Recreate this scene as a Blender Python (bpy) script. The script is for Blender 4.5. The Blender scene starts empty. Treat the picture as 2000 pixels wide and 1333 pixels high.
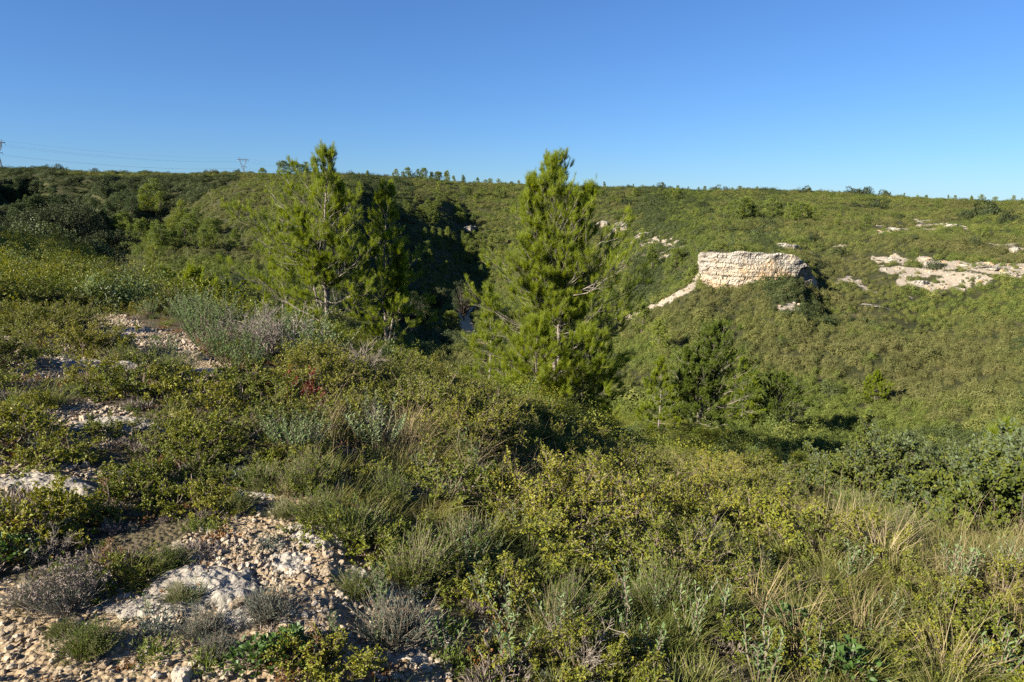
import bpy, math
import numpy as np
from mathutils import Vector
R = math.radians
rng = np.random.default_rng(11)
C = bpy.context.scene.collection
scene = bpy.context.scene

# ------------------------------------------------------------------ camera, sky, sun, exposure
FPX = 1351.0                       # focal length in pixels of the 2000 px wide photograph
PITCH = R(11.3)
cam_data = bpy.data.cameras.new('camera')
cam = bpy.data.objects.new('camera', cam_data); C.objects.link(cam)
cam_data.sensor_width = 36.0
cam_data.lens = 36.0 * FPX / 2000.0
cam_data.clip_start = 0.05
cam_data.clip_end = 20000
cam.location = (0, 0, 0)
cam.rotation_euler = (R(90) - PITCH, 0, 0)
scene.camera = cam

SUN_EL = R(27.0)
SUN_DIR = np.array([-0.86, -0.51])          # horizontal direction TOWARDS the sun
SUN_DIR = SUN_DIR / np.linalg.norm(SUN_DIR)
to_sun = Vector((SUN_DIR[0] * math.cos(SUN_EL), SUN_DIR[1] * math.cos(SUN_EL), math.sin(SUN_EL)))
sd = bpy.data.lights.new('sun', 'SUN'); sd.energy = 5.0; sd.angle = R(0.5); sd.color = (1.0, 0.91, 0.76)
sun = bpy.data.objects.new('sun', sd); C.objects.link(sun)
sun.rotation_euler = (-to_sun).to_track_quat('-Z', 'Y').to_euler()
world = bpy.data.worlds.new('World'); scene.world = world; world.use_nodes = True
wn = world.node_tree.nodes; wl = world.node_tree.links
bg = wn['Background']; bg.inputs['Strength'].default_value = 0.0455
sky = wn.new('ShaderNodeTexSky'); sky.sky_type = 'NISHITA'; sky.sun_disc = False
sky.sun_elevation = SUN_EL
sky.sun_rotation = math.atan2(to_sun.x, to_sun.y)
sky.altitude = 200; sky.air_density = 1.0; sky.dust_density = 0.0; sky.ozone_density = 4.0
gam = wn.new('ShaderNodeGamma'); gam.inputs['Gamma'].default_value = 0.88
tint = wn.new('ShaderNodeMix'); tint.data_type = 'RGBA'; tint.blend_type = 'MULTIPLY'; tint.inputs[0].default_value = 1.0; tint.inputs[7].default_value = (0.485, 0.75, 1.13, 1)
wl.new(sky.outputs[0], gam.inputs['Color']); wl.new(gam.outputs[0], tint.inputs[6]); wl.new(tint.outputs[2], bg.inputs['Color'])
scene.view_settings.view_transform = 'Standard'
scene.view_settings.look = 'None'
scene.view_settings.exposure = 1.75
scene.view_settings.gamma = 1.0
cy = scene.cycles
cy.max_bounces = 6; cy.diffuse_bounces = 3; cy.glossy_bounces = 2; cy.transmission_bounces = 3; cy.transparent_max_bounces = 4
cy.use_denoising = False
cy.sample_clamp_indirect = 4.0

# ------------------------------------------------------------------ small helpers
def nrm(v):
    return v / np.maximum(np.linalg.norm(v, axis=-1, keepdims=True), 1e-9)

def tag(o, label=None, cat=None, group=None, kind=None):
    if label: o['label'] = label
    if cat: o['category'] = cat
    if group: o['group'] = group
    if kind: o['kind'] = kind
    return o

class MB:
    """collects vertices, faces, material slots and one tone value per face"""
    def __init__(s):
        s.V = []; s.F = {}; s.n = 0
    def add(s, v, f, mat=0, tone=0.5):
        v = np.asarray(v, float).reshape(-1, 3); f = np.asarray(f, np.int64)
        if len(f) == 0: return
        t = np.broadcast_to(np.asarray(tone, float), (len(f),))
        s.F.setdefault(f.shape[1], []).append((f + s.n, np.full(len(f), mat), np.array(t)))
        s.V.append(v); s.n += len(v)
    def mesh(s, name, mats, smooth=False):
        me = bpy.data.meshes.new(name)
        V = np.concatenate(s.V)
        loops, starts, mi, tn = [], [], [], []
        off = 0
        for k, lst in s.F.items():
            f = np.concatenate([a[0] for a in lst])
            loops.append(f.reshape(-1)); starts.append(off + np.arange(len(f)) * k); off += f.size
            mi.append(np.concatenate([a[1] for a in lst])); tn.append(np.concatenate([a[2] for a in lst]))
        loops = np.concatenate(loops); starts = np.concatenate(starts); mi = np.concatenate(mi); tn = np.concatenate(tn)
        me.vertices.add(len(V)); me.vertices.foreach_set('co', V.astype(np.float32).ravel())
        me.loops.add(len(loops)); me.loops.foreach_set('vertex_index', loops.astype(np.int32))
        me.polygons.add(len(starts)); me.polygons.foreach_set('loop_start', starts.astype(np.int32))
        me.polygons.foreach_set('material_index', mi.astype(np.int32))
        if smooth: me.polygons.foreach_set('use_smooth', np.ones(len(starts), bool))
        else: me.polygons.foreach_set('use_smooth', np.zeros(len(starts), bool))
        for m in mats: me.materials.append(m)
        a = me.attributes.new('tone', 'FLOAT', 'FACE'); a.data.foreach_set('value', tn.astype(np.float32))
        me.update(calc_edges=True)
        return me

def obj(name, me, parent=None):
    o = bpy.data.objects.new(name, me); C.objects.link(o)
    if parent is not None: o.parent = parent
    return o

def leaves(mb, P, D, N, L, W, mat=0, tone=0.5, kind='diamond', curl=0.12):
    """n leaves: base P, axis D, approximate face normal N, length L, width W"""
    n = len(P); D = nrm(D); S = nrm(np.cross(D, N)); N = np.cross(S, D)
    L = np.broadcast_to(L, (n,))[:, None]; W = np.broadcast_to(W, (n,))[:, None]
    tip = P + D * L - N * L * curl
    if kind == 'needle':
        V = np.stack([P - S * W * .5, P + S * W * .5, tip], 1)
        f = np.arange(n)[:, None] * 3 + np.array([0, 1, 2])
        mb.add(V, f, mat, tone); return
    if kind == 'diamond':
        m = P + D * L * .45 + N * W * .18
        V = np.stack([P, m + S * W * .5, tip, m - S * W * .5], 1)
        b = np.arange(n)[:, None] * 4
        f = np.concatenate([b + np.array([0, 1, 2]), b + np.array([0, 2, 3])])
        mb.add(V, f, mat, np.concatenate([np.broadcast_to(tone, (n,))] * 2)); return
    if kind == 'oval':
        a = P + D * L * .28 + N * W * .16; c = P + D * L * .72 + N * W * .14
        V = np.stack([P, a + S * W * .46, c + S * W * .40, tip, c - S * W * .40, a - S * W * .46], 1)
        b = np.arange(n)[:, None] * 6
        f = np.concatenate([b + np.array([0, 1, 2, 3]), b + np.array([0, 3, 4, 5])])
        mb.add(V, f, mat, np.concatenate([np.broadcast_to(tone, (n,))] * 2)); return
    if kind == 'blade':        # a strip of three segments bending over
        m1 = P + D * L * .4 + N * L * .03; m2 = P + D * L * .75 - N * L * curl * .4
        V = np.stack([P - S * W * .5, P + S * W * .5, m1 + S * W * .42, m1 - S * W * .42, m2 + S * W * .28, m2 - S * W * .28, tip], 1)
        b = np.arange(n)[:, None] * 7
        mb.add(V, np.concatenate([b + np.array([0, 1, 2, 3]), b + np.array([3, 2, 4, 5])]), mat, np.concatenate([np.broadcast_to(tone, (n,))] * 2))
        mb.F.setdefault(3, []).append((b + np.array([5, 4, 6]) + mb.n - len(V) * 7, np.full(n, mat), np.array(np.broadcast_to(tone, (n,)), float)))

def tubes(mb, pts, rad, sides=4, mat=0, tone=0.5):
    """n tubes at once: pts (n,k,3), rad (n,k)"""
    pts = np.asarray(pts, float); n, k, _ = pts.shape
    rad = np.broadcast_to(rad, (n, k))
    T = np.gradient(pts, axis=1); T = nrm(T)
    ref = np.where(np.abs(T[:, :1, 2:3]) > .9, np.array([[[1., 0, 0]]]), np.array([[[0, 0, 1.]]]))
    A = nrm(np.cross(T, np.broadcast_to(ref, T.shape))); B = np.cross(T, A)
    th = np.arange(sides) * 2 * np.pi / sides
    ring = pts[:, :, None] + rad[:, :, None, None] * (A[:, :, None] * np.cos(th)[None, None, :, None] + B[:, :, None] * np.sin(th)[None, None, :, None])
    V = ring.reshape(-1, 3)
    i, j, s = np.meshgrid(np.arange(n), np.arange(k - 1), np.arange(sides), indexing='ij')
    s2 = (s + 1) % sides
    base = i * k * sides
    f = np.stack([base + j * sides + s, base + j * sides + s2, base + (j + 1) * sides + s2, base + (j + 1) * sides + s], -1).reshape(-1, 4)
    mb.add(V, f, mat, tone)

def curves(P, D, L, k=6, bend=None, wob=0.0, g=None):
    """n polylines from P along D of length L; bend = vector added with the square of the way"""
    g = g or rng
    n = len(P); s = np.linspace(0, 1, k)[None, :, None]
    L = np.broadcast_to(L, (n,))[:, None, None]
    out = P[:, None] + nrm(D)[:, None] * L * s
    if bend is not None: out = out + np.asarray(bend).reshape(-1, 1, 3) * L * s ** 2
    if wob: out = out + np.cumsum(g.normal(0, wob, (n, k, 3)) * (s > 0), 1) * L
    return out

def dirs(n, g=None, up=None):
    g = g or rng
    v = nrm(g.normal(0, 1, (n, 3)))
    if up is not None: v[:, 2] = np.abs(v[:, 2])
    return v

# lattice noise (value noise), 2D and 3D
_tab = np.random.default_rng(5).random(1 << 16)
def _h(*c):
    h = np.zeros(c[0].shape, np.int64)
    for q, m in zip(c, (73856093, 19349663, 83492791)): h ^= (q.astype(np.int64) * m)
    h = (h ^ (h >> 13)) * 1274126177
    return _tab[(h ^ (h >> 16)) & 0xFFFF]
def vnoise(*c):
    c = [np.asarray(q, float) for q in c]
    i = [np.floor(q) for q in c]; f = [q - a for q, a in zip(c, i)]
    f = [t * t * t * (t * (t * 6 - 15) + 10) for t in f]
    out = 0
    n = len(c)
    for b in range(1 << n):
        w = 1; cc = []
        for k in range(n):
            bit = (b >> k) & 1
            w = w * (f[k] if bit else 1 - f[k]); cc.append(i[k] + bit)
        out = out + w * _h(*cc)
    return out * 2 - 1
def fbm(c, oct=4, gain=.5):
    a = 1; s = 0; t = 0
    for k in range(oct):
        s = s + a * vnoise(*[q * 2 ** k + 17.3 * k for q in c]); t += a; a *= gain
    return s / t
def worley(x, y):
    """distance to the nearest of one random point per cell"""
    ix, iy = np.floor(x), np.floor(y); best = np.full(np.shape(x), 9.0)
    for dx in (-1, 0, 1):
        for dy in (-1, 0, 1):
            cx, cy_ = ix + dx, iy + dy
            px = cx + _h(cx, cy_); py = cy_ + _h(cx + 91, cy_ - 57)
            best = np.minimum(best, np.hypot(x - px, y - py))
    return best
def sstep(a, b, x):
    t = np.clip((x - a) / (b - a), 0, 1); return t * t * (3 - 2 * t)

# ------------------------------------------------------------------ photograph geometry: where the things stand
def ray(px, py):
    """azimuth (from +Y towards +X) and slope z/d of the line of sight through a point of the photograph"""
    xc = (np.asarray(px, float) - 1000) / FPX; yc = (666.5 - np.asarray(py, float)) / FPX
    yh = math.cos(PITCH) + yc * math.sin(PITCH); z = -math.sin(PITCH) + yc * math.cos(PITCH)
    return np.arctan2(xc, yh), z / np.hypot(xc, yh)
def proj(P):
    P = np.asarray(P, float)
    f = P[..., 1] * math.cos(PITCH) - P[..., 2] * math.sin(PITCH)
    u = P[..., 1] * math.sin(PITCH) + P[..., 2] * math.cos(PITCH)
    f = np.where(np.abs(f) < 1e-6, 1e-6, f)
    return 1000 + FPX * P[..., 0] / f, 666.5 - FPX * u / f, f
# ------------------------------------------------------------------ terrain: one sheet, rings round the viewpoint
# columns of the survey: bearing (as photo x) -> (distance, height as photo y)
COL = {
 -450: [(2,1480),(3,1100),(5,850),(8,690),(12,610),(18,566),(24,540),(32,500),(45,470),(60,470),(90,500),(140,480),(200,455),(350,395),(600,352),(1100,334),(2500,332),(7000,345)],
 0:    [(2,1400),(3,1092),(5,840),(8,680),(12,606),(18,564),(22,545),(30,502),(42,478),(60,480),(90,540),(140,520),(200,462),(280,415),(330,395),(430,382),(600,355),(800,344),(1100,334),(1300,337),(1900,346),(2500,348),(7000,356)],
 150:  [(2,1400),(3,1092),(5,845),(8,690),(12,619),(16,592),(20,574),(30,515),(45,492),(60,494),(80,560),(150,530),(220,455),(280,418),(330,386),(380,408),(450,398),(520,366),(600,356),(1100,335),(1300,339),(1900,348),(2500,350),(7000,357)],
 300:  [(2,1400),(3,1092),(5,845),(8,693),(11,632),(14,598),(20,588),(35,612),(60,592),(90,535),(125,485),(160,466),(200,505),(240,482),(300,410),(370,364),(430,392),(500,378),(700,352),(1100,337),(1300,341),(1900,350),(2500,352),(7000,358)],
 450:  [(2,1400),(3,1092),(5,843),(8,700),(10,655),(12,640),(16,650),(25,675),(45,630),(70,570),(90,532),(130,472),(180,425),(230,392),(270,374),(320,396),(390,386),(450,366),(700,347),(1100,337),(1300,341),(1900,350),(2500,352),(7000,358)],
 600:  [(2,1400),(3,1098),(5,855),(8,720),(10,690),(14,698),(22,675),(35,680),(60,615),(90,542),(130,465),(180,415),(240,370),(300,343),(360,352),(600,347),(1100,342),(1400,348),(2500,358),(7000,361)],
 680:  [(2,1400),(3,1100),(5,862),(8,738),(10,710),(14,722),(22,692),(35,700),(60,640),(90,570),(130,495),(180,440),(240,385),(300,350),(340,346),(420,352),(600,350),(1100,346),(1400,352),(2500,362),(7000,364)],
 760:  [(2,1400),(3,1105),(5,872),(8,752),(10,732),(13,745),(22,715),(38,722),(65,680),(95,625),(130,580),(180,515),(240,450),(300,402),(350,376),(400,362),(500,352),(700,352),(1100,356),(1400,360),(2500,367),(7000,370)],
 850:  [(2,1405),(3,1112),(5,885),(7,800),(9,765),(12,775),(20,760),(38,755),(65,705),(105,642),(150,592),(200,545),(250,492),(300,440),(350,395),(400,376),(500,363),(650,356),(1100,358),(2500,358),(7000,364)],
 920:  [(2,1410),(3,1122),(5,898),(7,826),(9,806),(12,812),(20,790),(38,775),(65,712),(105,648),(140,612),(170,590),(220,560),(270,515),(320,470),(370,435),(430,405),(520,383),(650,370),(850,365),(2500,365),(7000,368)],
 1000: [(2,1420),(3,1140),(4.5,965),(6,890),(8,842),(11,820),(15,802),(19,790),(26,805),(45,770),(75,710),(110,655),(145,610),(180,572),(220,540),(270,500),(330,455),(400,420),(480,400),(600,388),(900,369),(2500,369),(7000,372)],
 1100: [(2,1430),(3,1155),(4.5,1000),(6,936),(8,904),(10,884),(13,850),(18,800),(23,808),(32,835),(48,800),(75,720),(105,650),(135,595),(165,545),(200,500),(240,470),(300,440),(380,414),(500,394),(800,374),(2500,372),(7000,376)],
 1250: [(2,1450),(3,1180),(4.5,1025),(6,972),(8,944),(10,930),(13,914),(17,902),(24,900),(36,850),(50,795),(75,705),(100,635),(130,560),(160,505),(195,470),(245,444),(330,417),(480,394),(800,376),(1500,374),(2500,376),(7000,380)],
 1350: [(2,1460),(3,1188),(4.5,1045),(6,988),(8,958),(10,942),(13,935),(18,945),(26,908),(38,852),(53,792),(73,695),(92,610),(106,560),(120,523),(140,490),(175,455),(230,430),(340,408),(500,392),(800,379),(1500,377),(2500,379),(7000,382)],
 1378: [(2,1462),(3,1190),(4.5,1048),(6,990),(8,960),(10,946),(13,940),(18,950),(26,912),(38,855),(53,795),(73,698),(92,612),(101,578),(104,560),(107,505),(118,490),(140,470),(175,448),(230,427),(340,407),(500,392),(800,380),(1500,378),(2500,380),(7000,383)],
 1450: [(2,1465),(3,1193),(4.5,1055),(6,985),(8,945),(10,932),(13,935),(18,955),(26,935),(40,875),(55,815),(75,710),(93,618),(101,580),(104,574),(108,506),(118,490),(140,470),(175,447),(230,427),(340,407),(500,393),(800,382),(1500,380),(2500,381),(7000,384)],
 1540: [(2,1470),(3,1200),(4.5,1068),(6,1000),(8,962),(10,950),(13,962),(18,982),(28,945),(42,885),(57,828),(77,715),(92,618),(100.5,558),(104.5,542),(110,506),(120,492),(140,474),(175,450),(230,428),(340,408),(500,395),(800,386),(1500,384),(2500,385),(7000,386)],
 1620: [(2,1475),(3,1203),(4.5,1075),(6,1015),(8,985),(10,985),(14,1010),(20,1015),(30,965),(43,905),(58,838),(78,725),(97,625),(112,560),(122,525),(132,503),(150,482),(185,455),(240,432),(350,410),(500,397),(800,388),(1500,387),(2500,387),(7000,388)],
 1720: [(2,1480),(3,1207),(4.5,1085),(6,1035),(8,1010),(10,1018),(15,1045),(24,1025),(44,930),(60,840),(80,725),(100,618),(114,562),(124,526),(132,512),(150,485),(200,452),(300,422),(500,402),(800,394),(1500,391),(2500,391),(7000,391)],
 1850: [(2,1490),(3,1215),(4.5,1102),(6,1060),(8,1050),(10,1058),(15,1078),(25,1038),(45,932),(64,825),(85,722),(105,622),(119,564),(130,530),(142,515),(155,495),(200,462),(300,428),(500,407),(800,400),(1500,397),(2500,396),(7000,395)],
 2000: [(2,1500),(3,1227),(4.5,1120),(6,1085),(8,1080),(10,1088),(15,1100),(25,1048),(45,936),(65,827),(86,724),(106,630),(121,572),(133,540),(148,520),(165,497),(210,465),(300,433),(500,411),(800,404),(1500,400),(2500,400),(7000,397)],
 2450: [(2,1530),(3,1260),(4.5,1160),(6,1125),(8,1120),(10,1120),(15,1110),(25,1050),(45,938),(65,830),(86,728),(106,635),(121,580),(140,540),(165,510),(210,470),(300,437),(500,415),(800,406),(1500,402),(2500,402),(7000,400)],
}
BACK = [(2,-.80),(3,-.55),(5,-.34),(8,-.21),(12,-.14),(20,-.08),(40,-.02),(80,.02),(200,.03),(7000,.0)]
def pchip(x, y, q):
    x = np.asarray(x, float); y = np.asarray(y, float); h = np.diff(x); d = np.diff(y) / h
    m = np.zeros(len(x)); m[0], m[-1] = d[0], d[-1]
    for i in range(1, len(x) - 1):
        if d[i - 1] * d[i] > 0:
            w1 = 2 * h[i] + h[i - 1]; w2 = h[i] + 2 * h[i - 1]
            m[i] = (w1 + w2) / (w1 / d[i - 1] + w2 / d[i])
    i = np.clip(np.searchsorted(x, q) - 1, 0, len(x) - 2); t = np.clip((q - x[i]) / h[i], 0, 1)
    return ((1 + 2 * t) * (1 - t) ** 2 * y[i] + t * (1 - t) ** 2 * h[i] * m[i] + t * t * (3 - 2 * t) * y[i + 1] + t * t * (t - 1) * h[i] * m[i + 1])
RAT = 1.0125
RINGS = 0.4 * RAT ** np.arange(int(math.log(3600 / 0.4) / math.log(RAT)) + 1)
LR = np.log(RINGS)
AZ = np.concatenate([np.arange(-52, 52.01, 0.2), np.arange(56, 307.9, 4.0)]) * np.pi / 180      # the last one meets the first
NA, NR = len(AZ), len(RINGS)
cols = sorted(COL)
caz, ctab = [], []
for cx in cols:
    a, _ = ray(cx, 560); pts = COL[cx]
    ds = np.array([p[0] for p in pts]); _, t = ray(np.full(len(pts), cx), np.array([p[1] for p in pts]))
    z = t * ds
    # flat ground under the feet
    ds = np.concatenate([[0.3, 1.0], ds]); z = np.concatenate([[-1.66, -1.66], z])
    z[2] = -1.62 if cx <= 600 else -1.68 if cx <= 1100 else -1.74
    if cx <= 600: z[3] = -1.56; z[4] = z[4] * .5 - .745
    if cx >= 1250: z[3] = -1.86
    caz.append(float(a)); ctab.append(pchip(np.log(ds), z / ds, LR))
bd = np.array([0.3, 1.0] + [p[0] for p in BACK]); bt = np.array([-1.66 / .3, -1.66] + [p[1] for p in BACK])
back = pchip(np.log(bd), bt, LR)
caz = np.array([caz[0] - 1.0] + caz + [caz[-1] + 1.0, ]); ctab = np.array([back] + ctab + [back])
azq = np.where(AZ > np.pi, AZ - 2 * np.pi, AZ)
T = np.stack([pchip(caz, ctab[:, r], np.clip(azq, caz[0], caz[-1])) for r in range(NR)], 1)      # (NA, NR)
nf = int((AZ <= R(52.01)).sum())
ker = np.exp(-np.linspace(-2, 2, 9) ** 2); ker /= ker.sum()                                      # soften the columns a little
Tp = np.pad(T[:nf], ((4, 4), (0, 0)), mode='edge')
T[:nf] = sum(ker[k] * Tp[k:k + nf] for k in range(9))
GX = RINGS[None] * np.sin(AZ)[:, None]; GY = RINGS[None] * np.cos(AZ)[:, None]
D2 = np.broadcast_to(RINGS[None], GX.shape)
GZ = T * D2
azn = np.where(AZ > np.pi, AZ - 2 * np.pi, AZ)[:, None] * np.ones_like(D2)
GZ = GZ + fbm((GX / 26 + 5, GY / 70), 2) * 2.2 * sstep(55, 90, D2) * (1 - sstep(300, 500, D2)) * sstep(.12, .2, azn)
GZ = GZ + fbm((GX * .8, GY * .8), 3) * .05 * sstep(.8, 3, D2) * (1 - sstep(25, 60, D2)) \
        + fbm((GX / 11, GY / 11), 3) * .9 * sstep(14, 70, D2) \
        + fbm((GX / 45 + 9, GY / 45), 3) * 3.2 * sstep(110, 300, D2) \
        + fbm((GX / 230, GY / 230 + 4), 2) * 7 * sstep(420, 1000, D2) \
        + (.45 - 2.6 * np.abs(fbm((GX / 46 + .008 * GY + 3, GY / 130), 2))) * (8 + 5 * sstep(-.48, -.56, azn)) * sstep(190, 280, D2) * (1 - .75 * sstep(560, 900, D2)) * (1 - .85 * sstep(-.42, -.33, np.where(AZ > np.pi, AZ - 2 * np.pi, AZ)[:, None] * np.ones_like(D2))) \
        + fbm((GX / 5.5, GY / 7), 2) * .35 * sstep(45, 80, D2) * (1 - sstep(200, 400, D2))
# drop of the trail and the ravine road are kept by the survey itself

def in_poly(px, py, poly):
    c = np.zeros(np.shape(px), bool); n = len(poly)
    for i in range(n):
        x1, y1 = poly[i]; x2, y2 = poly[(i + 1) % n]
        if y1 == y2: continue
        c ^= ((y1 > py) != (y2 > py)) & (px < (x2 - x1) * (py - y1) / (y2 - y1) + x1)
    return c
def seg_dist(px, py, line):
    best = np.full(np.shape(px), 1e9)
    for (x1, y1), (x2, y2) in zip(line[:-1], line[1:]):
        dx, dy = x2 - x1, y2 - y1
        t = np.clip(((px - x1) * dx + (py - y1) * dy) / (dx * dx + dy * dy), 0, 1)
        best = np.minimum(best, np.hypot(px - x1 - t * dx, py - y1 - t * dy))
    return best
NEAR_BARE = [
 [(-300,1120),(40,1130),(180,1150),(270,1150),(300,1075),(345,1065),(400,1040),(480,1000),(560,985),(620,985),(660,1030),(700,1060),(740,1090),(760,1130),(830,1160),(850,1200),(880,1250),(900,1420),(-300,1420)],
 [(-200,905),(60,890),(170,900),(210,930),(190,970),(110,985),(-200,985)],
 [(100,795),(190,775),(270,800),(285,830),(250,865),(150,860),(90,830)],
 [(165,600),(235,608),(270,640),(350,655),(430,695),(475,740),(440,760),(330,748),(240,735),(180,690),(150,640)],
 [(20,690),(120,672),(230,690),(270,735),(200,748),(110,742),(30,735)],
 [(430,960),(540,930),(600,950),(600,985),(470,1000)],
 [(-100,640),(20,640),(60,665),(20,690),(-100,690)],
]
px_, py_, pf_ = proj(np.stack([GX, GY, GZ], -1))
front = pf_ > 0.3
jx = px_ + 26 * fbm((GX * 2.3, GY * 2.3), 3); jy = py_ + 18 * fbm((GX * 2.3 + 40, GY * 2.3), 3)
bare = np.zeros_like(GX)
for pl in NEAR_BARE:
    bare = np.maximum(bare, in_poly(jx, jy, pl) * ((D2 < 17) & front))
# far: trail, terraces of bare limestone on the right slope
jx2 = px_ + 16 * fbm((GX * .35, GY * .35), 3); jy2 = py_ + 7 * fbm((GX * .35 + 40, GY * .35), 3)
farm = front & (D2 > 60) & (D2 < 330)
trail = seg_dist(px_ + 3 * fbm((GX * .5, GY * .5), 2), py_ + 3 * fbm((GX * .5 + 8, GY * .5), 2), [(1225, 622), (1275, 600), (1320, 578), (1352, 560), (1364, 540)]) < 5.5
far_bare = trail & (D2 > 60) & (D2 < 125) & front
nz = fbm((GX * .45, GY * .45), 3); nz2 = fbm((GX * .2 + 7, GY * .2), 2)
for pl, th in [([(1690,505),(1760,498),(1850,508),(1930,512),(2060,520),(2060,548),(1990,545),(1930,532),(1860,530),(1780,545),(1720,530)], -.22),
               ([(1740,545),(1850,520),(1940,545),(1930,575),(1850,585),(1770,578)], -.02),
               ([(1500,600),(1585,590),(1600,610),(1520,615)], .1), ([(1620,540),(1720,540),(1720,620),(1630,640)], .35),
               ([(1780,430),(1890,428),(1895,452),(1790,452)], .1), ([(1700,440),(1800,445),(1800,458),(1705,460)], .1),
               ([(1930,470),(2050,465),(2050,495),(1940,500)], .05), ([(1225,470),(1310,462),(1345,490),(1290,510),(1230,500)], .02),
               ([(1580,810),(1660,850),(1640,870),(1560,850)], .3), ([(1560,470),(1700,480),(1700,520),(1590,510)], .35)]:
    far_bare |= in_poly(jx2, jy2, pl) & farm & (nz > th)
bare = np.maximum(bare, far_bare * 1.0)
road = seg_dist(px_, py_, [(935, 668), (912, 640), (905, 615), (925, 592)])
# soften one ring
bare[:nf] = (bare[:nf] * 2 + np.roll(bare[:nf], 1, 0) + np.roll(bare[:nf], -1, 0) + np.roll(bare[:nf], 1, 1) + np.roll(bare[:nf], -1, 1)) / 6
# relief of the near rocky ground
rocky = bare * (D2 < 17)
GZ = GZ + rocky * (.018 * fbm((GX * 6, GY * 6), 3) + .006 * fbm((GX * 21, GY * 21), 2))

def ground(x, y):
    x = np.asarray(x, float); y = np.asarray(y, float)
    a = np.arctan2(x, y); a = np.where(a < AZ[0], a + 2 * np.pi, a); r = np.clip(np.hypot(x, y), RINGS[0], RINGS[-1] * .999)
    i = np.clip(np.searchsorted(AZ, a) - 1, 0, NA - 1); i2 = (i + 1) % NA
    wid = np.where(i2 == 0, AZ[0] + 2 * np.pi - AZ[-1], AZ[i2] - AZ[i]); fa = (a - AZ[i]) / wid
    fr = (np.log(r) - LR[0]) / (LR[1] - LR[0]); j = np.clip(fr.astype(int), 0, NR - 2); fr = fr - j
    def mix(G): return (G[i, j] * (1 - fa) + G[i2, j] * fa) * (1 - fr) + (G[i, j + 1] * (1 - fa) + G[i2, j + 1] * fa) * fr
    return mix(GZ), mix(bare)
def at(px, py, dmin=1.5, dmax=6000):
    """the ground point seen at a place of the photograph"""
    a, t = ray(px, py)
    d = RINGS[(RINGS >= dmin) & (RINGS <= dmax)]
    z, _ = ground(d * math.sin(a), d * math.cos(a))
    k = np.nonzero(z / d >= t)[0]
    dd = d[k[0]] if len(k) else dmax if dmax < 6000 else d[np.argmax(z / d)]
    if len(k) and k[0] > 0:
        q = k[0]; t0, t1 = z[q - 1] / d[q - 1], z[q] / d[q]
        dd = d[q - 1] + (d[q] - d[q - 1]) * np.clip((t - t0) / max(t1 - t0, 1e-9), 0, 1)
    x, y = dd * math.sin(a), dd * math.cos(a)
    return np.array([x, y, float(ground(x, y)[0])])
def at_d(px, d, py=560):
    a, _ = ray(px, py); x, y = d * math.sin(a), d * math.cos(a)
    return np.array([x, y, float(ground(x, y)[0])])
# ------------------------------------------------------------------ materials
def new_mat(name):
    m = bpy.data.materials.new(name); m.use_nodes = True
    nt = m.node_tree; nt.nodes.clear(); return m, nt.nodes, nt.links
def ramp(n, stops, interp='LINEAR'):
    r = n.new('ShaderNodeValToRGB'); r.color_ramp.interpolation = interp
    e = r.color_ramp.elements
    while len(e) > len(stops): e.remove(e[-1])
    while len(e) < len(stops): e.new(0.5)
    for q, (p, c) in zip(e, stops): q.position = p; q.color = (*c, 1)
    return r
def leaf_mat(name, stops, trans=.3, rough=.5, spec=.35, patch=None, patch_scale=.02, under=None, objmix=.5):
    """stops = colours along the tone of a leaf (per leaf, per plant); patch = second colour in large natural patches"""
    m, n, l = new_mat(name)
    at_ = n.new('ShaderNodeAttribute'); at_.attribute_name = 'tone'
    oi = n.new('ShaderNodeObjectInfo')
    mx = n.new('ShaderNodeMix'); mx.inputs['Factor'].default_value = objmix
    l.new(at_.outputs['Fac'], mx.inputs['A']); l.new(oi.outputs['Random'], mx.inputs['B'])
    r = ramp(n, stops); l.new(mx.outputs['Result'], r.inputs['Fac'])
    col = r.outputs['Color']
    if patch is not None:
        ge = n.new('ShaderNodeNewGeometry'); nz = n.new('ShaderNodeTexNoise'); nz.inputs['Scale'].default_value = patch_scale; nz.inputs['Detail'].default_value = 3
        l.new(ge.outputs['Position'], nz.inputs['Vector'])
        mr = ramp(n, [(.42, (0, 0, 0)), (.6, (1, 1, 1))]); l.new(nz.outputs['Fac'], mr.inputs['Fac'])
        m2 = n.new('ShaderNodeMix'); m2.data_type = 'RGBA'; l.new(mr.outputs['Color'], m2.inputs[0]); l.new(col, m2.inputs[6])
        r2 = ramp(n, patch); l.new(mx.outputs['Result'], r2.inputs['Fac']); l.new(r2.outputs['Color'], m2.inputs[7])
        col = m2.outputs[2]
    if under is not None:
        ge = n.new('ShaderNodeNewGeometry'); m3 = n.new('ShaderNodeMix'); m3.data_type = 'RGBA'
        l.new(ge.outputs['Backfacing'], m3.inputs[0]); l.new(col, m3.inputs[6]); m3.inputs[7].default_value = (*under, 1); col = m3.outputs[2]
    p = n.new('ShaderNodeBsdfPrincipled'); p.inputs['Roughness'].default_value = rough; p.inputs['Specular IOR Level'].default_value = spec
    l.new(col, p.inputs['Base Color'])
    t = n.new('ShaderNodeBsdfTranslucent')
    hs = n.new('ShaderNodeHueSaturation'); hs.inputs['Value'].default_value = 1.5; hs.inputs['Saturation'].default_value = 1.15; hs.inputs['Hue'].default_value = .49
    l.new(col, hs.inputs['Color']); l.new(hs.outputs['Color'], t.inputs['Color'])
    ms = n.new('ShaderNodeMixShader'); ms.inputs[0].default_value = trans
    l.new(p.outputs[0], ms.inputs[1]); l.new(t.outputs[0], ms.inputs[2])
    o = n.new('ShaderNodeOutputMaterial'); l.new(ms.outputs[0], o.inputs['Surface'])
    return m
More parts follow.
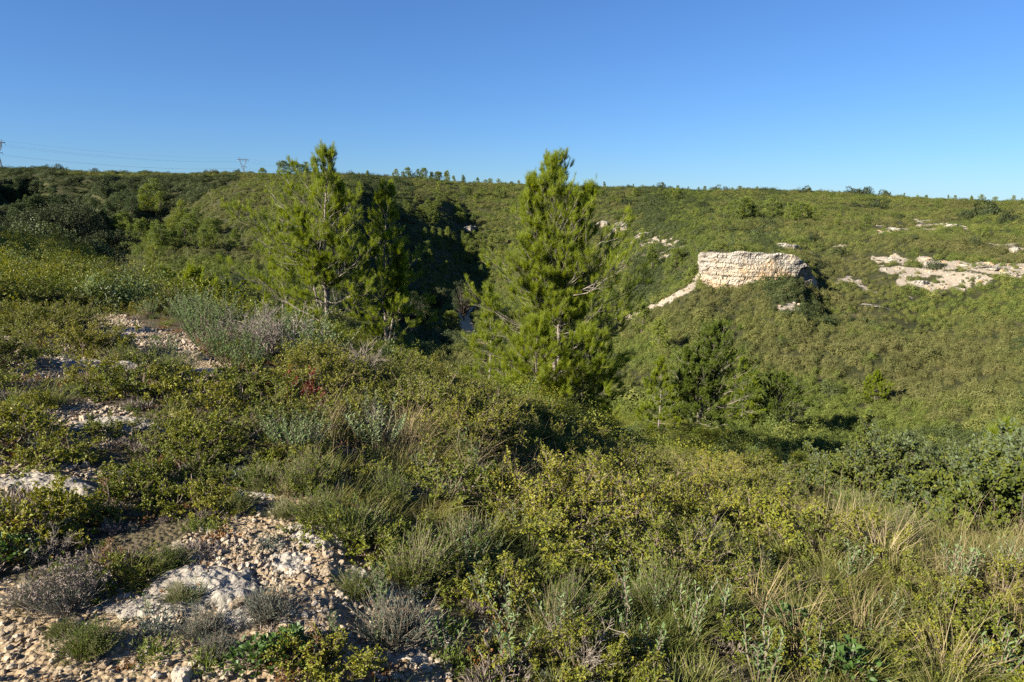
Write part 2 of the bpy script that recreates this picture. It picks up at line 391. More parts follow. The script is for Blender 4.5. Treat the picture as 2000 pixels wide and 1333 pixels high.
def bark_mat(name, a, b, scale=18):
    m, n, l = new_mat(name)
    tc = n.new('ShaderNodeTexCoord'); nz = n.new('ShaderNodeTexNoise'); nz.inputs['Scale'].default_value = scale; nz.inputs['Detail'].default_value = 4
    l.new(tc.outputs['Object'], nz.inputs['Vector'])
    r = ramp(n, [(.35, a), (.68, b)]); l.new(nz.outputs['Fac'], r.inputs['Fac'])
    p = n.new('ShaderNodeBsdfPrincipled'); p.inputs['Roughness'].default_value = .9; p.inputs['Specular IOR Level'].default_value = .1
    l.new(r.outputs['Color'], p.inputs['Base Color'])
    o = n.new('ShaderNodeOutputMaterial'); l.new(p.outputs[0], o.inputs['Surface']); return m
def plain_mat(name, c, rough=.7, metal=0):
    m, n, l = new_mat(name); p = n.new('ShaderNodeBsdfPrincipled')
    nz = n.new('ShaderNodeTexNoise'); nz.inputs['Scale'].default_value = 3
    r = ramp(n, [(.3, tuple(.8 * q for q in c)), (.7, tuple(min(1, 1.15 * q) for q in c))]); l.new(nz.outputs['Fac'], r.inputs['Fac'])
    l.new(r.outputs['Color'], p.inputs['Base Color'])
    p.inputs['Roughness'].default_value = rough; p.inputs['Metallic'].default_value = metal
    o = n.new('ShaderNodeOutputMaterial'); l.new(p.outputs[0], o.inputs['Surface']); return m
def rock_mat(name, stops, scale, bump=.6, dist=.02, streak=None, pits=True):
    m, n, l = new_mat(name)
    ge = n.new('ShaderNodeNewGeometry')
    nz = n.new('ShaderNodeTexNoise'); nz.inputs['Scale'].default_value = scale; nz.inputs['Detail'].default_value = 7; nz.inputs['Roughness'].default_value = .62
    l.new(ge.outputs['Position'], nz.inputs['Vector'])
    at_ = n.new('ShaderNodeAttribute'); at_.attribute_name = 'tone'
    ad = n.new('ShaderNodeMath'); ad.operation = 'MULTIPLY_ADD'; ad.inputs[1].default_value = .5; l.new(at_.outputs['Fac'], ad.inputs[0])
    su = n.new('ShaderNodeMath'); su.operation = 'MULTIPLY_ADD'; su.inputs[1].default_value = 1.0; su.inputs[2].default_value = -.25
    l.new(nz.outputs['Fac'], su.inputs[0]); l.new(su.outputs[0], ad.inputs[2])
    r = ramp(n, stops); l.new(ad.outputs[0], r.inputs['Fac'])
    col = r.outputs['Color']
    if streak:
        mp = n.new('ShaderNodeMapping'); mp.inputs['Scale'].default_value = streak; l.new(ge.outputs['Position'], mp.inputs['Vector'])
        ns = n.new('ShaderNodeTexNoise'); ns.inputs['Scale'].default_value = 1; ns.inputs['Detail'].default_value = 6; ns.inputs['Roughness'].default_value = .65; l.new(mp.outputs[0], ns.inputs['Vector'])
        rs_ = ramp(n, [(.36, (.42, .40, .38)), (.52, (1, 1, 1))]); l.new(ns.outputs['Fac'], rs_.inputs['Fac'])
        mu = n.new('ShaderNodeMix'); mu.data_type = 'RGBA'; mu.blend_type = 'MULTIPLY'; mu.inputs[0].default_value = .85; l.new(col, mu.inputs[6]); l.new(rs_.outputs['Color'], mu.inputs[7]); col = mu.outputs[2]
    n2 = n.new('ShaderNodeTexNoise'); n2.inputs['Scale'].default_value = scale * 6; n2.inputs['Detail'].default_value = 5
    l.new(ge.outputs['Position'], n2.inputs['Vector'])
    vo = n.new('ShaderNodeTexVoronoi'); vo.inputs['Scale'].default_value = scale * 3.5; l.new(ge.outputs['Position'], vo.inputs['Vector'])
    hh = n.new('ShaderNodeMath'); hh.operation = 'MULTIPLY_ADD'; hh.inputs[1].default_value = .6; l.new(vo.outputs['Distance'], hh.inputs[0]); l.new(n2.outputs['Fac'], hh.inputs[2])
    b = n.new('ShaderNodeBump'); b.inputs['Strength'].default_value = bump; b.inputs['Distance'].default_value = dist; l.new(hh.outputs[0], b.inputs['Height'])
    p = n.new('ShaderNodeBsdfPrincipled'); p.inputs['Roughness'].default_value = .92; p.inputs['Specular IOR Level'].default_value = .15
    l.new(col, p.inputs['Base Color']); l.new(b.outputs[0], p.inputs['Normal'])
    o = n.new('ShaderNodeOutputMaterial'); l.new(p.outputs[0], o.inputs['Surface']); return m

M = {}
M['kermes'] = leaf_mat('kermes_leaf', [(0, (0.056, 0.080, 0.011)), (.45, (0.119, 0.138, 0.015)), (.8, (0.195, 0.189, 0.022)), (1, (0.249, 0.176, 0.035))], trans=.22, rough=.5, spec=.22)
M['holm'] = leaf_mat('holm_leaf', [(0, (0.042, 0.060, 0.010)), (.6, (0.082, 0.098, 0.014)), (1, (0.126, 0.130, 0.026))], trans=.24, rough=.6, spec=.12, under=(.11, .14, .07), objmix=.2)
M['oak_far'] = leaf_mat('dark_oak_leaf', [(0, (.018, .027, .012)), (.6, (.040, .052, .022)), (1, (.062, .072, .032))], trans=.12, rough=.7, spec=.12)
M['cistus'] = leaf_mat('grey_leaf', [(0, (.065, .10, .034)), (.5, (.115, .165, .062)), (1, (.185, .24, .115))], trans=.25, rough=.7, spec=.15)
M['grey_small'] = leaf_mat('lavender_leaf', [(0, (.075, .09, .070)), (.6, (.14, .16, .12)), (1, (.21, .22, .17))], trans=.15, rough=.75, spec=.1)
M['dry_head'] = leaf_mat('dry_flower', [(0, (.13, .105, .085)), (1, (.26, .22, .19))], trans=.1, rough=.9, spec=.05)
M['grass'] = leaf_mat('grass_blade', [(0, (0.053, 0.076, 0.013)), (.5, (0.105, 0.125, 0.024)), (.85, (0.168, 0.170, 0.050)), (1, (0.273, 0.230, 0.099))], trans=.3, rough=.55, spec=.25, patch=[(0, (.085, .088, .020)), (.6, (.15, .14, .038)), (1, (.27, .215, .10))], patch_scale=.55)
M['straw'] = leaf_mat('straw', [(0, (.16, .125, .060)), (.6, (.27, .21, .11)), (1, (.38, .31, .18))], trans=.25, rough=.6, spec=.2)
M['red'] = leaf_mat('red_leaf', [(0, (0.105, 0.020, 0.012)), (.6, (0.165, 0.036, 0.017)), (1, (0.150, 0.081, 0.024))], trans=.3)
M['brown'] = leaf_mat('brown_leaf', [(0, (.10, .045, .016)), (.6, (.17, .085, .03)), (1, (.20, .12, .05))], trans=.2)
M['herb'] = leaf_mat('herb_leaf', [(0, (.030, .065, .014)), (1, (.075, .13, .03))], trans=.3, rough=.45)
M['thyme'] = leaf_mat('cushion_leaf', [(0, (0.060, 0.094, 0.014)), (.6, (0.114, 0.156, 0.024)), (1, (0.192, 0.208, 0.050))], trans=.2, rough=.6)
M['juniper'] = leaf_mat('juniper_leaf', [(0, (.060, .085, .036)), (.6, (.10, .135, .060)), (1, (.16, .19, .10))], trans=.2, rough=.65)
M['needle'] = leaf_mat('pine_needle', [(0, (0.087, 0.135, 0.012)), (.5, (0.170, 0.218, 0.015)), (1, (0.248, 0.286, 0.020))], trans=.42, rough=.5, objmix=.08)
M['needle_mid'] = leaf_mat('mid_pine_needle', [(0, (.045, .075, .012)), (.5, (.090, .130, .016)), (1, (.15, .18, .022))], trans=.30, rough=.55, objmix=.08)  # darker green needles for the pines in the hollow
M['needle_dark'] = leaf_mat('dark_pine_needle', [(0, (.026, .046, .016)), (.5, (.055, .082, .024)), (1, (.095, .120, .032))], trans=.22, rough=.6, objmix=.45)  # valley pines: darker green, with the valley's shade put into the colour
M['needle_far'] = leaf_mat('far_pine_needle', [(0, (0.052, 0.080, 0.015)), (.5, (0.111, 0.147, 0.022)), (1, (0.195, 0.212, 0.029))], trans=.25, rough=.6, objmix=.45)
M['scrub'] = leaf_mat('scrub_leaf', [(0, (0.047, 0.070, 0.017)), (.35, (0.091, 0.120, 0.026)), (.7, (0.143, 0.164, 0.034)), (1, (0.181, 0.172, 0.058))], trans=.2, rough=.6, spec=.2, objmix=.6,
                      patch=[(0, (.062, .069, .023)), (.5, (.114, .119, .038)), (1, (.165, .152, .055))], patch_scale=.035)
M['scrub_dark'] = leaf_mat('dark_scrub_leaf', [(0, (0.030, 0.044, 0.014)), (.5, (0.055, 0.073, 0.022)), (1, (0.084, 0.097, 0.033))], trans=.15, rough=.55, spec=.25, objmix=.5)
M['scrub_lime'] = leaf_mat('bright_scrub_leaf', [(0, (0.066, 0.092, 0.020)), (.5, (0.108, 0.138, 0.026)), (1, (0.157, 0.170, 0.043))], trans=.25, rough=.6, spec=.2, objmix=.5)
M['bark'] = bark_mat('pine_bark', (.10, .082, .068), (.26, .23, .20))
M['bark_dark'] = bark_mat('dark_bark', (.05, .04, .032), (.13, .11, .09))
M['twig'] = bark_mat('twig_bark', (.10, .075, .055), (.22, .18, .14), 40)
M['dead'] = bark_mat('dead_wood', (.14, .115, .09), (.30, .26, .22), 30)
M['rock'] = rock_mat('limestone', [(0, (.12, .09, .062)), (.35, (.22, .172, .118)), (.6, (.30, .248, .183)), (1, (.38, .35, .305))], 9, .7, .02)
M['slab'] = rock_mat('grey_limestone', [(0, (.10, .085, .068)), (.4, (.20, .175, .145)), (.7, (.285, .26, .22)), (1, (.36, .34, .30))], 5, .8, .03)
M['cliff'] = rock_mat('cliff_limestone', [(0, (.33, .20, .10)), (.3, (.40, .28, .165)), (.5, (.40, .335, .25)), (.7, (.29, .265, .225)), (1, (.42, .39, .34))], .8, 1.0, .35, streak=(.55, .55, 1.1))
M['steel'] = plain_mat('galvanised_steel', (.085, .09, .10), .6, .2)
M['wire'] = plain_mat('wire_metal', (.30, .32, .34), .5, .3)

def ground_mat():
    m, n, l = new_mat('hill_soil')
    ge = n.new('ShaderNodeNewGeometry'); ab = n.new('ShaderNodeAttribute'); ab.attribute_name = 'bare'; af = n.new('ShaderNodeAttribute'); af.attribute_name = 'far'
    def noise(s, d=4, r=.6):
        q = n.new('ShaderNodeTexNoise'); q.inputs['Scale'].default_value = s; q.inputs['Detail'].default_value = d; q.inputs['Roughness'].default_value = r
        l.new(ge.outputs['Position'], q.inputs['Vector']); return q
    def voro(s):
        q = n.new('ShaderNodeTexVoronoi'); q.inputs['Scale'].default_value = s; l.new(ge.outputs['Position'], q.inputs['Vector']); return q
    def mixc(f, a, b):
        q = n.new('ShaderNodeMix'); q.data_type = 'RGBA'
        if isinstance(f, float): q.inputs[0].default_value = f
        else: l.new(f, q.inputs[0])
        for s, v in ((6, a), (7, b)):
            if isinstance(v, tuple): q.inputs[s].default_value = (*v, 1)
            else: l.new(v, q.inputs[s])
        return q.outputs[2]
    n1 = noise(3.2, 5); n2 = noise(38, 4); v1 = voro(42); v2 = voro(17)
    grit = ramp(n, [(.25, (.13, .092, .055)), (.5, (.235, .175, .105)), (.75, (.33, .26, .17))]); l.new(n2.outputs['Fac'], grit.inputs['Fac'])
    stone = ramp(n, [(.0, (.20, .145, .09)), (.5, (.32, .25, .17)), (1, (.42, .37, .30))]); l.new(v1.outputs['Color'], stone.inputs['Fac'])
    edge = ramp(n, [(.0, (1, 1, 1)), (.55, (0, 0, 0))]); l.new(v1.outputs['Distance'], edge.inputs['Fac'])
    gravel = mixc(edge.outputs['Color'], grit.outputs['Color'], stone.outputs['Color'])
    pale = ramp(n, [(.56, (0, 0, 0)), (.70, (1, 1, 1))]); l.new(n1.outputs['Fac'], pale.inputs['Fac'])
    lime = ramp(n, [(.3, (.27, .23, .18)), (.7, (.40, .36, .30))]); l.new(n2.outputs['Fac'], lime.inputs['Fac'])
    barec = mixc(pale.outputs['Color'], gravel, lime.outputs['Color'])
    farl = ramp(n, [(.3, (.21, .17, .12)), (.7, (.35, .31, .255))]); l.new(n1.outputs['Fac'], farl.inputs['Fac']); barec = mixc(af.outputs['Fac'], barec, farl.outputs['Color'])
    litter = ramp(n, [(.3, (.045, .036, .022)), (.55, (.085, .07, .04)), (.75, (.14, .115, .075))]); l.new(n2.outputs['Fac'], litter.inputs['Fac'])
    n3 = noise(.5, 5); farc = ramp(n, [(.3, (.022, .026, .010)), (.55, (.040, .042, .017)), (.75, (.085, .072, .038))]); l.new(n3.outputs['Fac'], farc.inputs['Fac'])
    vegc = mixc(af.outputs['Fac'], litter.outputs['Color'], farc.outputs['Color'])
    n4 = noise(2.2, 6, .7); sm = n.new('ShaderNodeMath'); sm.operation = 'MULTIPLY_ADD'; sm.inputs[1].default_value = .9; l.new(n4.outputs['Fac'], sm.inputs[0]); l.new(ab.outputs['Fac'], sm.inputs[2])
    br = ramp(n, [(.83, (0, 0, 0)), (.98, (1, 1, 1))]); l.new(sm.outputs[0], br.inputs['Fac'])
    col = mixc(br.outputs['Color'], vegc, barec)
    hs = n.new('ShaderNodeMath'); hs.operation = 'SUBTRACT'; l.new(n2.outputs['Fac'], hs.inputs[0]); l.new(v1.outputs['Distance'], hs.inputs[1])
    b = n.new('ShaderNodeBump'); b.inputs['Strength'].default_value = .9; b.inputs['Distance'].default_value = .015; l.new(hs.outputs[0], b.inputs['Height'])
    p = n.new('ShaderNodeBsdfPrincipled'); p.inputs['Roughness'].default_value = .95; p.inputs['Specular IOR Level'].default_value = .1
    l.new(col, p.inputs['Base Color']); l.new(b.outputs[0], p.inputs['Normal'])
    o = n.new('ShaderNodeOutputMaterial'); l.new(p.outputs[0], o.inputs['Surface']); return m
M['ground'] = ground_mat()

# the ground sheet
def build_ground():
    V = np.stack([GX, GY, GZ], -1).reshape(-1, 3)
    V = np.concatenate([V, [[0, 0, -1.66]]])
    i, j = np.meshgrid(np.arange(NA), np.arange(NR - 1), indexing='ij'); i2 = (i + 1) % NA
    f = np.stack([i * NR + j, i * NR + j + 1, i2 * NR + j + 1, i2 * NR + j], -1).reshape(-1, 4)
    mb = MB(); mb.add(V, f)
    a = np.arange(NA); cf = np.stack([np.full(NA, NA * NR), a * NR, ((a + 1) % NA) * NR], -1)
    mb.F[3] = [(cf, np.zeros(NA, int), np.full(NA, .5))]
    me = mb.mesh('ground', [M['ground']], smooth=True)
    q = me.attributes.new('bare', 'FLOAT', 'POINT'); q.data.foreach_set('value', np.append(bare.ravel(), 1).astype(np.float32))
    q = me.attributes.new('far', 'FLOAT', 'POINT'); q.data.foreach_set('value', np.append(sstep(25, 60, D2).ravel(), 0).astype(np.float32))
    return tag(obj('ground', me), 'rolling limestone hills with gravel clearings and a wooded ravine', kind='structure')
build_ground()
# ------------------------------------------------------------------ plants: one mesh of each part, several individuals of each kind
UP = np.array([0, 0, 1.0])
def lobes(d, g, amp=.25, k=2.2, off=None):
    """uneven outline: radius factor for unit directions"""
    off = g.random(3) * 50 if off is None else off
    return 1 + amp * fbm([d[:, i] * k + off[i] for i in range(3)], 2) * 1.8

def bush(seed, R0=.45, Hh=.42, n_stem=30, n_twig=9, n_leaf=9, ll=.028, lw=.019, kind='oval', amp=.35, spread=1.0, inner=.5):
    """low dense bush of stiff twigs: returns (foliage MB, stems MB)"""
    g = np.random.default_rng(seed); fo, st = MB(), MB()
    d = dirs(n_stem, g, up=1); d[:, 2] = d[:, 2] * .9 + .12; d = nrm(d)
    ext = lobes(d, g, amp)
    L = ext * np.sqrt(1 / ((d[:, 0] ** 2 + d[:, 1] ** 2) / R0 ** 2 + d[:, 2] ** 2 / Hh ** 2))
    base = np.c_[g.normal(0, R0 * .12, (n_stem, 2)), np.full(n_stem, -.03)]
    C1 = curves(base, d, L, 6, wob=.03, g=g)
    tubes(st, C1, np.linspace(.0075, .002, 6)[None], 4)
    idx = np.repeat(np.arange(n_stem), n_twig); m = len(idx)
    s = inner + (1 - inner) * g.random(m) ** .7
    kk = np.clip((s * 5).astype(int), 0, 4); fr = s * 5 - kk
    P = C1[idx, kk] * (1 - fr)[:, None] + C1[idx, kk + 1] * fr[:, None]
    tdir = nrm(C1[idx, kk + 1] - C1[idx, kk]); D = nrm(tdir * .6 + dirs(m, g) * .75 * spread + UP * .25)
    tl = g.uniform(.06, .14, m) * (R0 / .45) ** .5
    C2 = curves(P, D, tl, 4, wob=.04, g=g); tubes(st, C2, np.linspace(.0028, .001, 4)[None], 3)
    j = np.repeat(np.arange(m), n_leaf); q = len(j); s = g.uniform(.15, 1.0, q)
    P = P[j] + D[j] * (tl[j] * s)[:, None] + g.normal(0, .006, (q, 3))
    ld = nrm(D[j] * .45 + dirs(q, g) * .8 + UP * .15)
    ln = nrm(UP * .6 + P * np.array([1.2, 1.2, .5]) / (R0 / .45) + dirs(q, g) * .55)
    sz = g.uniform(.65, 1.2, q)
    tone = np.clip(np.repeat(g.normal(.45, .16, m), n_leaf) + g.normal(0, .1, q) + (s > .85) * .12, 0, 1)
    leaves(fo, P, ld, ln, ll * sz, lw * sz, 0, tone, kind)
    return fo, st

def stalky(seed, n=22, Hh=.55, R0=.28, n_pair=9, ll=.072, lw=.023, bare_low=.42, up=.9):
    """upright leafy stalks (grey-leaved rockrose / sage)"""
    g = np.random.default_rng(seed); fo, st = MB(), MB()
    a = g.uniform(0, 6.28, n); r = R0 * np.sqrt(g.random(n))
    base = np.c_[np.cos(a) * r * .35, np.sin(a) * r * .35, np.full(n, -.03)]
    D = nrm(np.c_[np.cos(a) * r * 1.3, np.sin(a) * r * 1.3, np.full(n, Hh * 1.0)] + g.normal(0, .05, (n, 3)))
    L = Hh * g.uniform(.65, 1.1, n)
    C1 = curves(base, D, L, 6, bend=np.c_[np.zeros((n, 2)), np.full(n, .08)], wob=.02, g=g)
    tubes(st, C1, np.linspace(.006, .0022, 6)[None], 4)
    idx = np.repeat(np.arange(n), n_pair * 2); m = len(idx)
    sl = np.tile(np.repeat(np.linspace(bare_low, 1.0, n_pair), 2), n)
    kk = np.clip((sl * 5).astype(int), 0, 4); fr = sl * 5 - kk
    P = C1[idx, kk] * (1 - fr)[:, None] + C1[idx, kk + 1] * fr[:, None]
    side = np.tile([0, np.pi], n * n_pair) + np.tile(np.repeat(np.arange(n_pair) * 1.57, 2), n) + g.normal(0, .3, m)
    rad = np.c_[np.cos(side), np.sin(side), np.zeros(m)]
    el = up * (.45 + .75 * sl)
    ld = nrm(rad + UP * el[:, None]); ln = nrm(-rad * el[:, None] + UP + dirs(m, g) * .3)
    sz = g.uniform(.7, 1.15, m) * (1.05 - .35 * sl)
    tone = np.clip(.3 + .5 * sl + g.normal(0, .12, m), 0, 1)
    leaves(fo, P, ld, ln, ll * sz, lw * sz * 1.2, 0, tone, 'oval', curl=.1)
    return fo, st

def cushion(seed, R0=.2, Hh=.2, n=260, leaf=8, ll=.022, lw=.0035, heads=0, head_h=.08):
    """dense dome of fine upright stems with narrow leaves; heads = dry flower heads standing above it"""
    g = np.random.default_rng(seed); fo, st, hd = MB(), MB(), MB()
    d = dirs(n, g, up=1); d[:, 2] += .35; d = nrm(d)
    L = lobes(d, g, .3) * np.sqrt(1 / ((d[:, 0] ** 2 + d[:, 1] ** 2) / R0 ** 2 + d[:, 2] ** 2 / Hh ** 2)) * g.uniform(.6, 1.1, n)
    base = np.c_[g.normal(0, R0 * .2, (n, 2)), np.full(n, -.02)]
    C1 = curves(base, d, L, 4, bend=np.tile([0, 0, .12], (n, 1)), wob=.02, g=g); tubes(st, C1, np.linspace(.0022, .0009, 4)[None], 3)
    j = np.repeat(np.arange(n), leaf); q = len(j); s = g.uniform(.35, 1.02, q)
    P = C1[j, 0] + (C1[j, 3] - C1[j, 0]) * s[:, None] + g.normal(0, .006, (q, 3))
    ld = nrm(d[j] * .8 + dirs(q, g) * .6 + UP * .3); ln = dirs(q, g)
    leaves(fo, P, ld, ln, ll * g.uniform(.7, 1.3, q), lw, 0, np.clip(.3 + .4 * s + g.normal(0, .15, q), 0, 1), 'diamond')
    if heads:
        k = g.choice(n, heads, replace=heads > n); P = C1[k, 3]; D = nrm(d[k] * .5 + UP + dirs(heads, g) * .25); hl = head_h * g.uniform(.5, 1.2, heads)
        tubes(st, curves(P, D, hl, 3, g=g), np.full((1, 3), .0011), 3)
        tip = P + D * hl[:, None]; jj = np.repeat(np.arange(heads), 14)
        leaves(hd, tip[jj] + g.normal(0, .007, (len(jj), 3)), dirs(len(jj), g), dirs(len(jj), g), .014, .009, 0, g.random(len(jj)), 'diamond')
    return fo, st, hd

def tuft(seed, n=70, R0=.07, lmin=.14, lmax=.34, w=.0032, lean=.5, dry=.18, stalks=4):
    g = np.random.default_rng(seed); mb = MB()
    a = g.uniform(0, 6.28, n); r = R0 * np.sqrt(g.random(n))
    P = np.c_[np.cos(a) * r, np.sin(a) * r, np.full(n, -.02)]
    D = nrm(np.c_[np.cos(a), np.sin(a), np.zeros(n)] * (g.random(n) * lean)[:, None] + UP + g.normal(0, .16, (n, 3)))
    N = nrm(np.c_[-np.cos(a), -np.sin(a), np.full(n, .2)] + g.normal(0, .5, (n, 3)))
    tone = np.where(g.random(n) < dry, g.uniform(.8, 1, n), g.uniform(.1, .7, n))
    leaves(mb, P, D, N, g.uniform(lmin, lmax, n), w * g.uniform(.7, 1.3, n), 0, tone, 'blade', curl=.55)
    if stalks:
        sp = P[:stalks] * .6; sd_ = nrm(UP + g.normal(0, .2, (stalks, 3)))
        leaves(mb, sp, sd_, dirs(stalks, g), g.uniform(lmax * 1.1, lmax * 1.8, stalks), w * .6, 0, 1.0, 'blade', curl=.25)
        tp = sp + sd_ * lmax * 1.3
    return mb

def twiggy(seed, Hh=.5, n=9, sub=8, r=.006, spread=.6):
    """bare dead shrub of forking twigs"""
    g = np.random.default_rng(seed); mb = MB()
    D = nrm(np.c_[g.normal(0, spread, (n, 2)), np.ones(n)]); L = Hh * g.uniform(.7, 1.1, n)
    C1 = curves(np.c_[g.normal(0, .02, (n, 2)), np.full(n, -.03)], D, L, 7, wob=.035, g=g); tubes(mb, C1, np.linspace(r, r * .35, 7)[None], 5)
    for lev in range(2):
        idx = np.repeat(np.arange(len(C1)), sub if lev == 0 else 4); m = len(idx); s = g.integers(2, C1.shape[1] - 1, m)
        P = C1[idx, s]; D = nrm(nrm(C1[idx, s + 1] - C1[idx, s]) * .8 + dirs(m, g) * .7 + UP * .15)
        L = Hh * (.38 if lev == 0 else .16) * g.uniform(.5, 1.2, m)
        C1 = curves(P, D, L, 5, wob=.04, g=g); rr = r * (.5 if lev == 0 else .28)
        tubes(mb, C1, np.linspace(rr, rr * .45, 5)[None], 4)
    return mb

def rosette(seed, n=45, R0=.16, Hh=.16, ll=.05, lw=.042):
    """low herb with broad wrinkled leaves on short stalks"""
    g = np.random.default_rng(seed); fo, st = MB(), MB()
    d = dirs(n, g, up=1); d[:, 2] += .3; d = nrm(d); L = g.uniform(.5, 1, n) * np.where(d[:, 2] > .8, Hh, R0)
    C1 = curves(np.zeros((n, 3)), d, L, 4, g=g); tubes(st, C1, np.full((1, 4), .0018), 3)
    j = np.repeat(np.arange(n), 3); q = len(j)
    leaves(fo, C1[j, 3] + g.normal(0, .012, (q, 3)), nrm(d[j] + dirs(q, g) * .7), nrm(UP + dirs(q, g) * .6), ll * g.uniform(.5, 1.1, q), lw * g.uniform(.6, 1.1, q), 0, g.random(q), 'oval')
    return fo, st

# ---------------------------------------------------------------- pines
def pine(seed, Hh=6.0, Rm=2.0, n_br=80, n_sub=10, n_sh=6, n_nd=52, nl=.11, nw=.0050, low=.06, top_up=1.5, lean=(0, 0), prof=None, asym=(0, 0, 0), twist=0, extra=()):
    """Aleppo pine: tapered trunk, limbs, branchlets and needle brushes. Returns (crown MB, wood MB)"""
    g = np.random.default_rng(seed); fo, wd = MB(), MB()
    k = 14; s = np.linspace(0, 1, k)
    tr = np.c_[lean[0] * s ** 1.5 * Hh + .03 * Hh * np.sin(s * 4 + seed) * s, lean[1] * s ** 1.5 * Hh + .02 * Hh * np.sin(s * 5 + 2 * seed) * s, s * Hh - .1]
    r0 = .0105 * Hh
    tubes(wd, tr[None], (r0 * (1 - s) ** .85 + .006)[None], 8)
    def on_trunk(h):
        return np.stack([np.interp(h, s, tr[:, i]) for i in range(3)], -1)
    h = low + (1 - low) * (np.arange(n_br) + g.random(n_br)) / n_br; h = np.minimum(h, .985)
    a = np.arange(n_br) * 2.399 + g.normal(0, .35, n_br) + seed
    if prof is None: prof = lambda q: np.interp(q, [0, .12, .3, .55, .8, 1], [.72, .95, 1, .75, .40, .10])
    L = Rm * prof(h) * g.uniform(.55, 1.12, n_br)
    L = L * (1 + asym[2] * (np.cos(a) * asym[0] + np.sin(a) * asym[1]))
    for (eh, ea, el) in extra: h = np.append(h, eh); a = np.append(a, ea); L = np.append(L, el)
    n_br = len(h)
    rise = np.interp(h, [0, .3, .7, 1], [.04, .22, .75, top_up * 1.4]) + g.normal(0, .14, n_br)
    D = nrm(np.c_[np.cos(a), np.sin(a), rise]); P = on_trunk(h)
    C1 = curves(P, D, L, 9, bend=np.c_[np.zeros((n_br, 2)), np.interp(h, [0, .4, 1], [.16, .24, .1])], wob=.018, g=g)
    rb = np.clip(.0065 * L + .003, .003, .03)
    tubes(wd, C1, rb[:, None] * np.linspace(1, .25, 9)[None], 5)
    def level(Cp, Lp, num, lo, spread, ratio, kk, up):
        n = len(Cp); K = Cp.shape[1]
        cnt = np.maximum(1, np.round(num * (.35 + .65 * Lp / Lp.max())).astype(int)); idx = np.repeat(np.arange(n), cnt); m = len(idx)
        s_ = lo + (1 - lo) * g.random(m) ** .8; f = s_ * (K - 1); b = np.clip(f.astype(int), 0, K - 2); f = f - b
        P = Cp[idx, b] * (1 - f)[:, None] + Cp[idx, b + 1] * f[:, None]; T = nrm(Cp[idx, b + 1] - Cp[idx, b])
        D = nrm(T * .9 + dirs(m, g) * spread + UP * up)
        L_ = Lp[idx] * ratio * (1.15 - .75 * s_) * g.uniform(.6, 1.25, m)
        return P, D, np.maximum(L_, .12), idx, s_
    P2, D2_, L2, i2, s2 = level(C1, L, n_sub, .16, .70, .42, 5, .18)
    C2 = curves(P2, D2_, L2, 5, bend=np.tile([0, 0, .22], (len(P2), 1)), wob=.03, g=g)
    tubes(wd, C2, np.clip(.010 * L2, .003, .02)[:, None] * np.linspace(1, .4, 5)[None], 4)
    P3, D3, L3, i3, s3 = level(C2, L2, n_sh, .30, .60, .5, 2, .32)
    L3 = np.clip(L3, .12, .30)
    # shoots also at the tips of branchlets, limbs and leader
    lead = 9; lp = on_trunk(g.uniform(.93, .995, lead)); 
    P3 = np.concatenate([P3, C2[:, -2], C1[:, -2], C1[:, -1], lp]); 
    D3 = np.concatenate([D3, nrm(C2[:, -1] - C2[:, -2] + UP * .03), nrm(C1[:, -1] - C1[:, -2] + UP * .04), nrm(C1[:, -1] - C1[:, -2] + UP * .06), nrm(UP * 1.5 + dirs(lead, g) * .5)])
    L3 = np.concatenate([L3, np.full(len(C2), .2), np.full(len(C1), .24), np.full(len(C1), .24), g.uniform(.25, .5, lead)])
    C3 = curves(P3, D3, L3, 3, bend=np.tile([0, 0, .18], (len(P3), 1)), g=g)
    tubes(wd, C3, np.full((1, 3), .0032) * np.array([1, .8, .5]), 3)
    n3 = len(P3); j = np.repeat(np.arange(n3), n_nd); q = len(j); u = g.uniform(.25, 1.05, q)
    f = np.clip(u, 0, .999) * 2; b = f.astype(int); f = f - b
    P = C3[j, b] * (1 - f)[:, None] + C3[j, b + 1] * f[:, None]
    T = nrm(C3[j, 2] - C3[j, 1]); rad = dirs(q, g); rad = nrm(rad - T * (rad * T).sum(1, keepdims=True))
    nd = nrm(T * .85 + rad * .62 + UP * .12)
    tone = np.clip(np.repeat(g.normal(.5, .17, n3), n_nd) + g.normal(0, .10, q), 0, 1)
    leaves(fo, P, nd, dirs(q, g), nl * g.uniform(.75, 1.2, q), nw, 0, tone, 'needle', curl=.06)
    return fo, wd

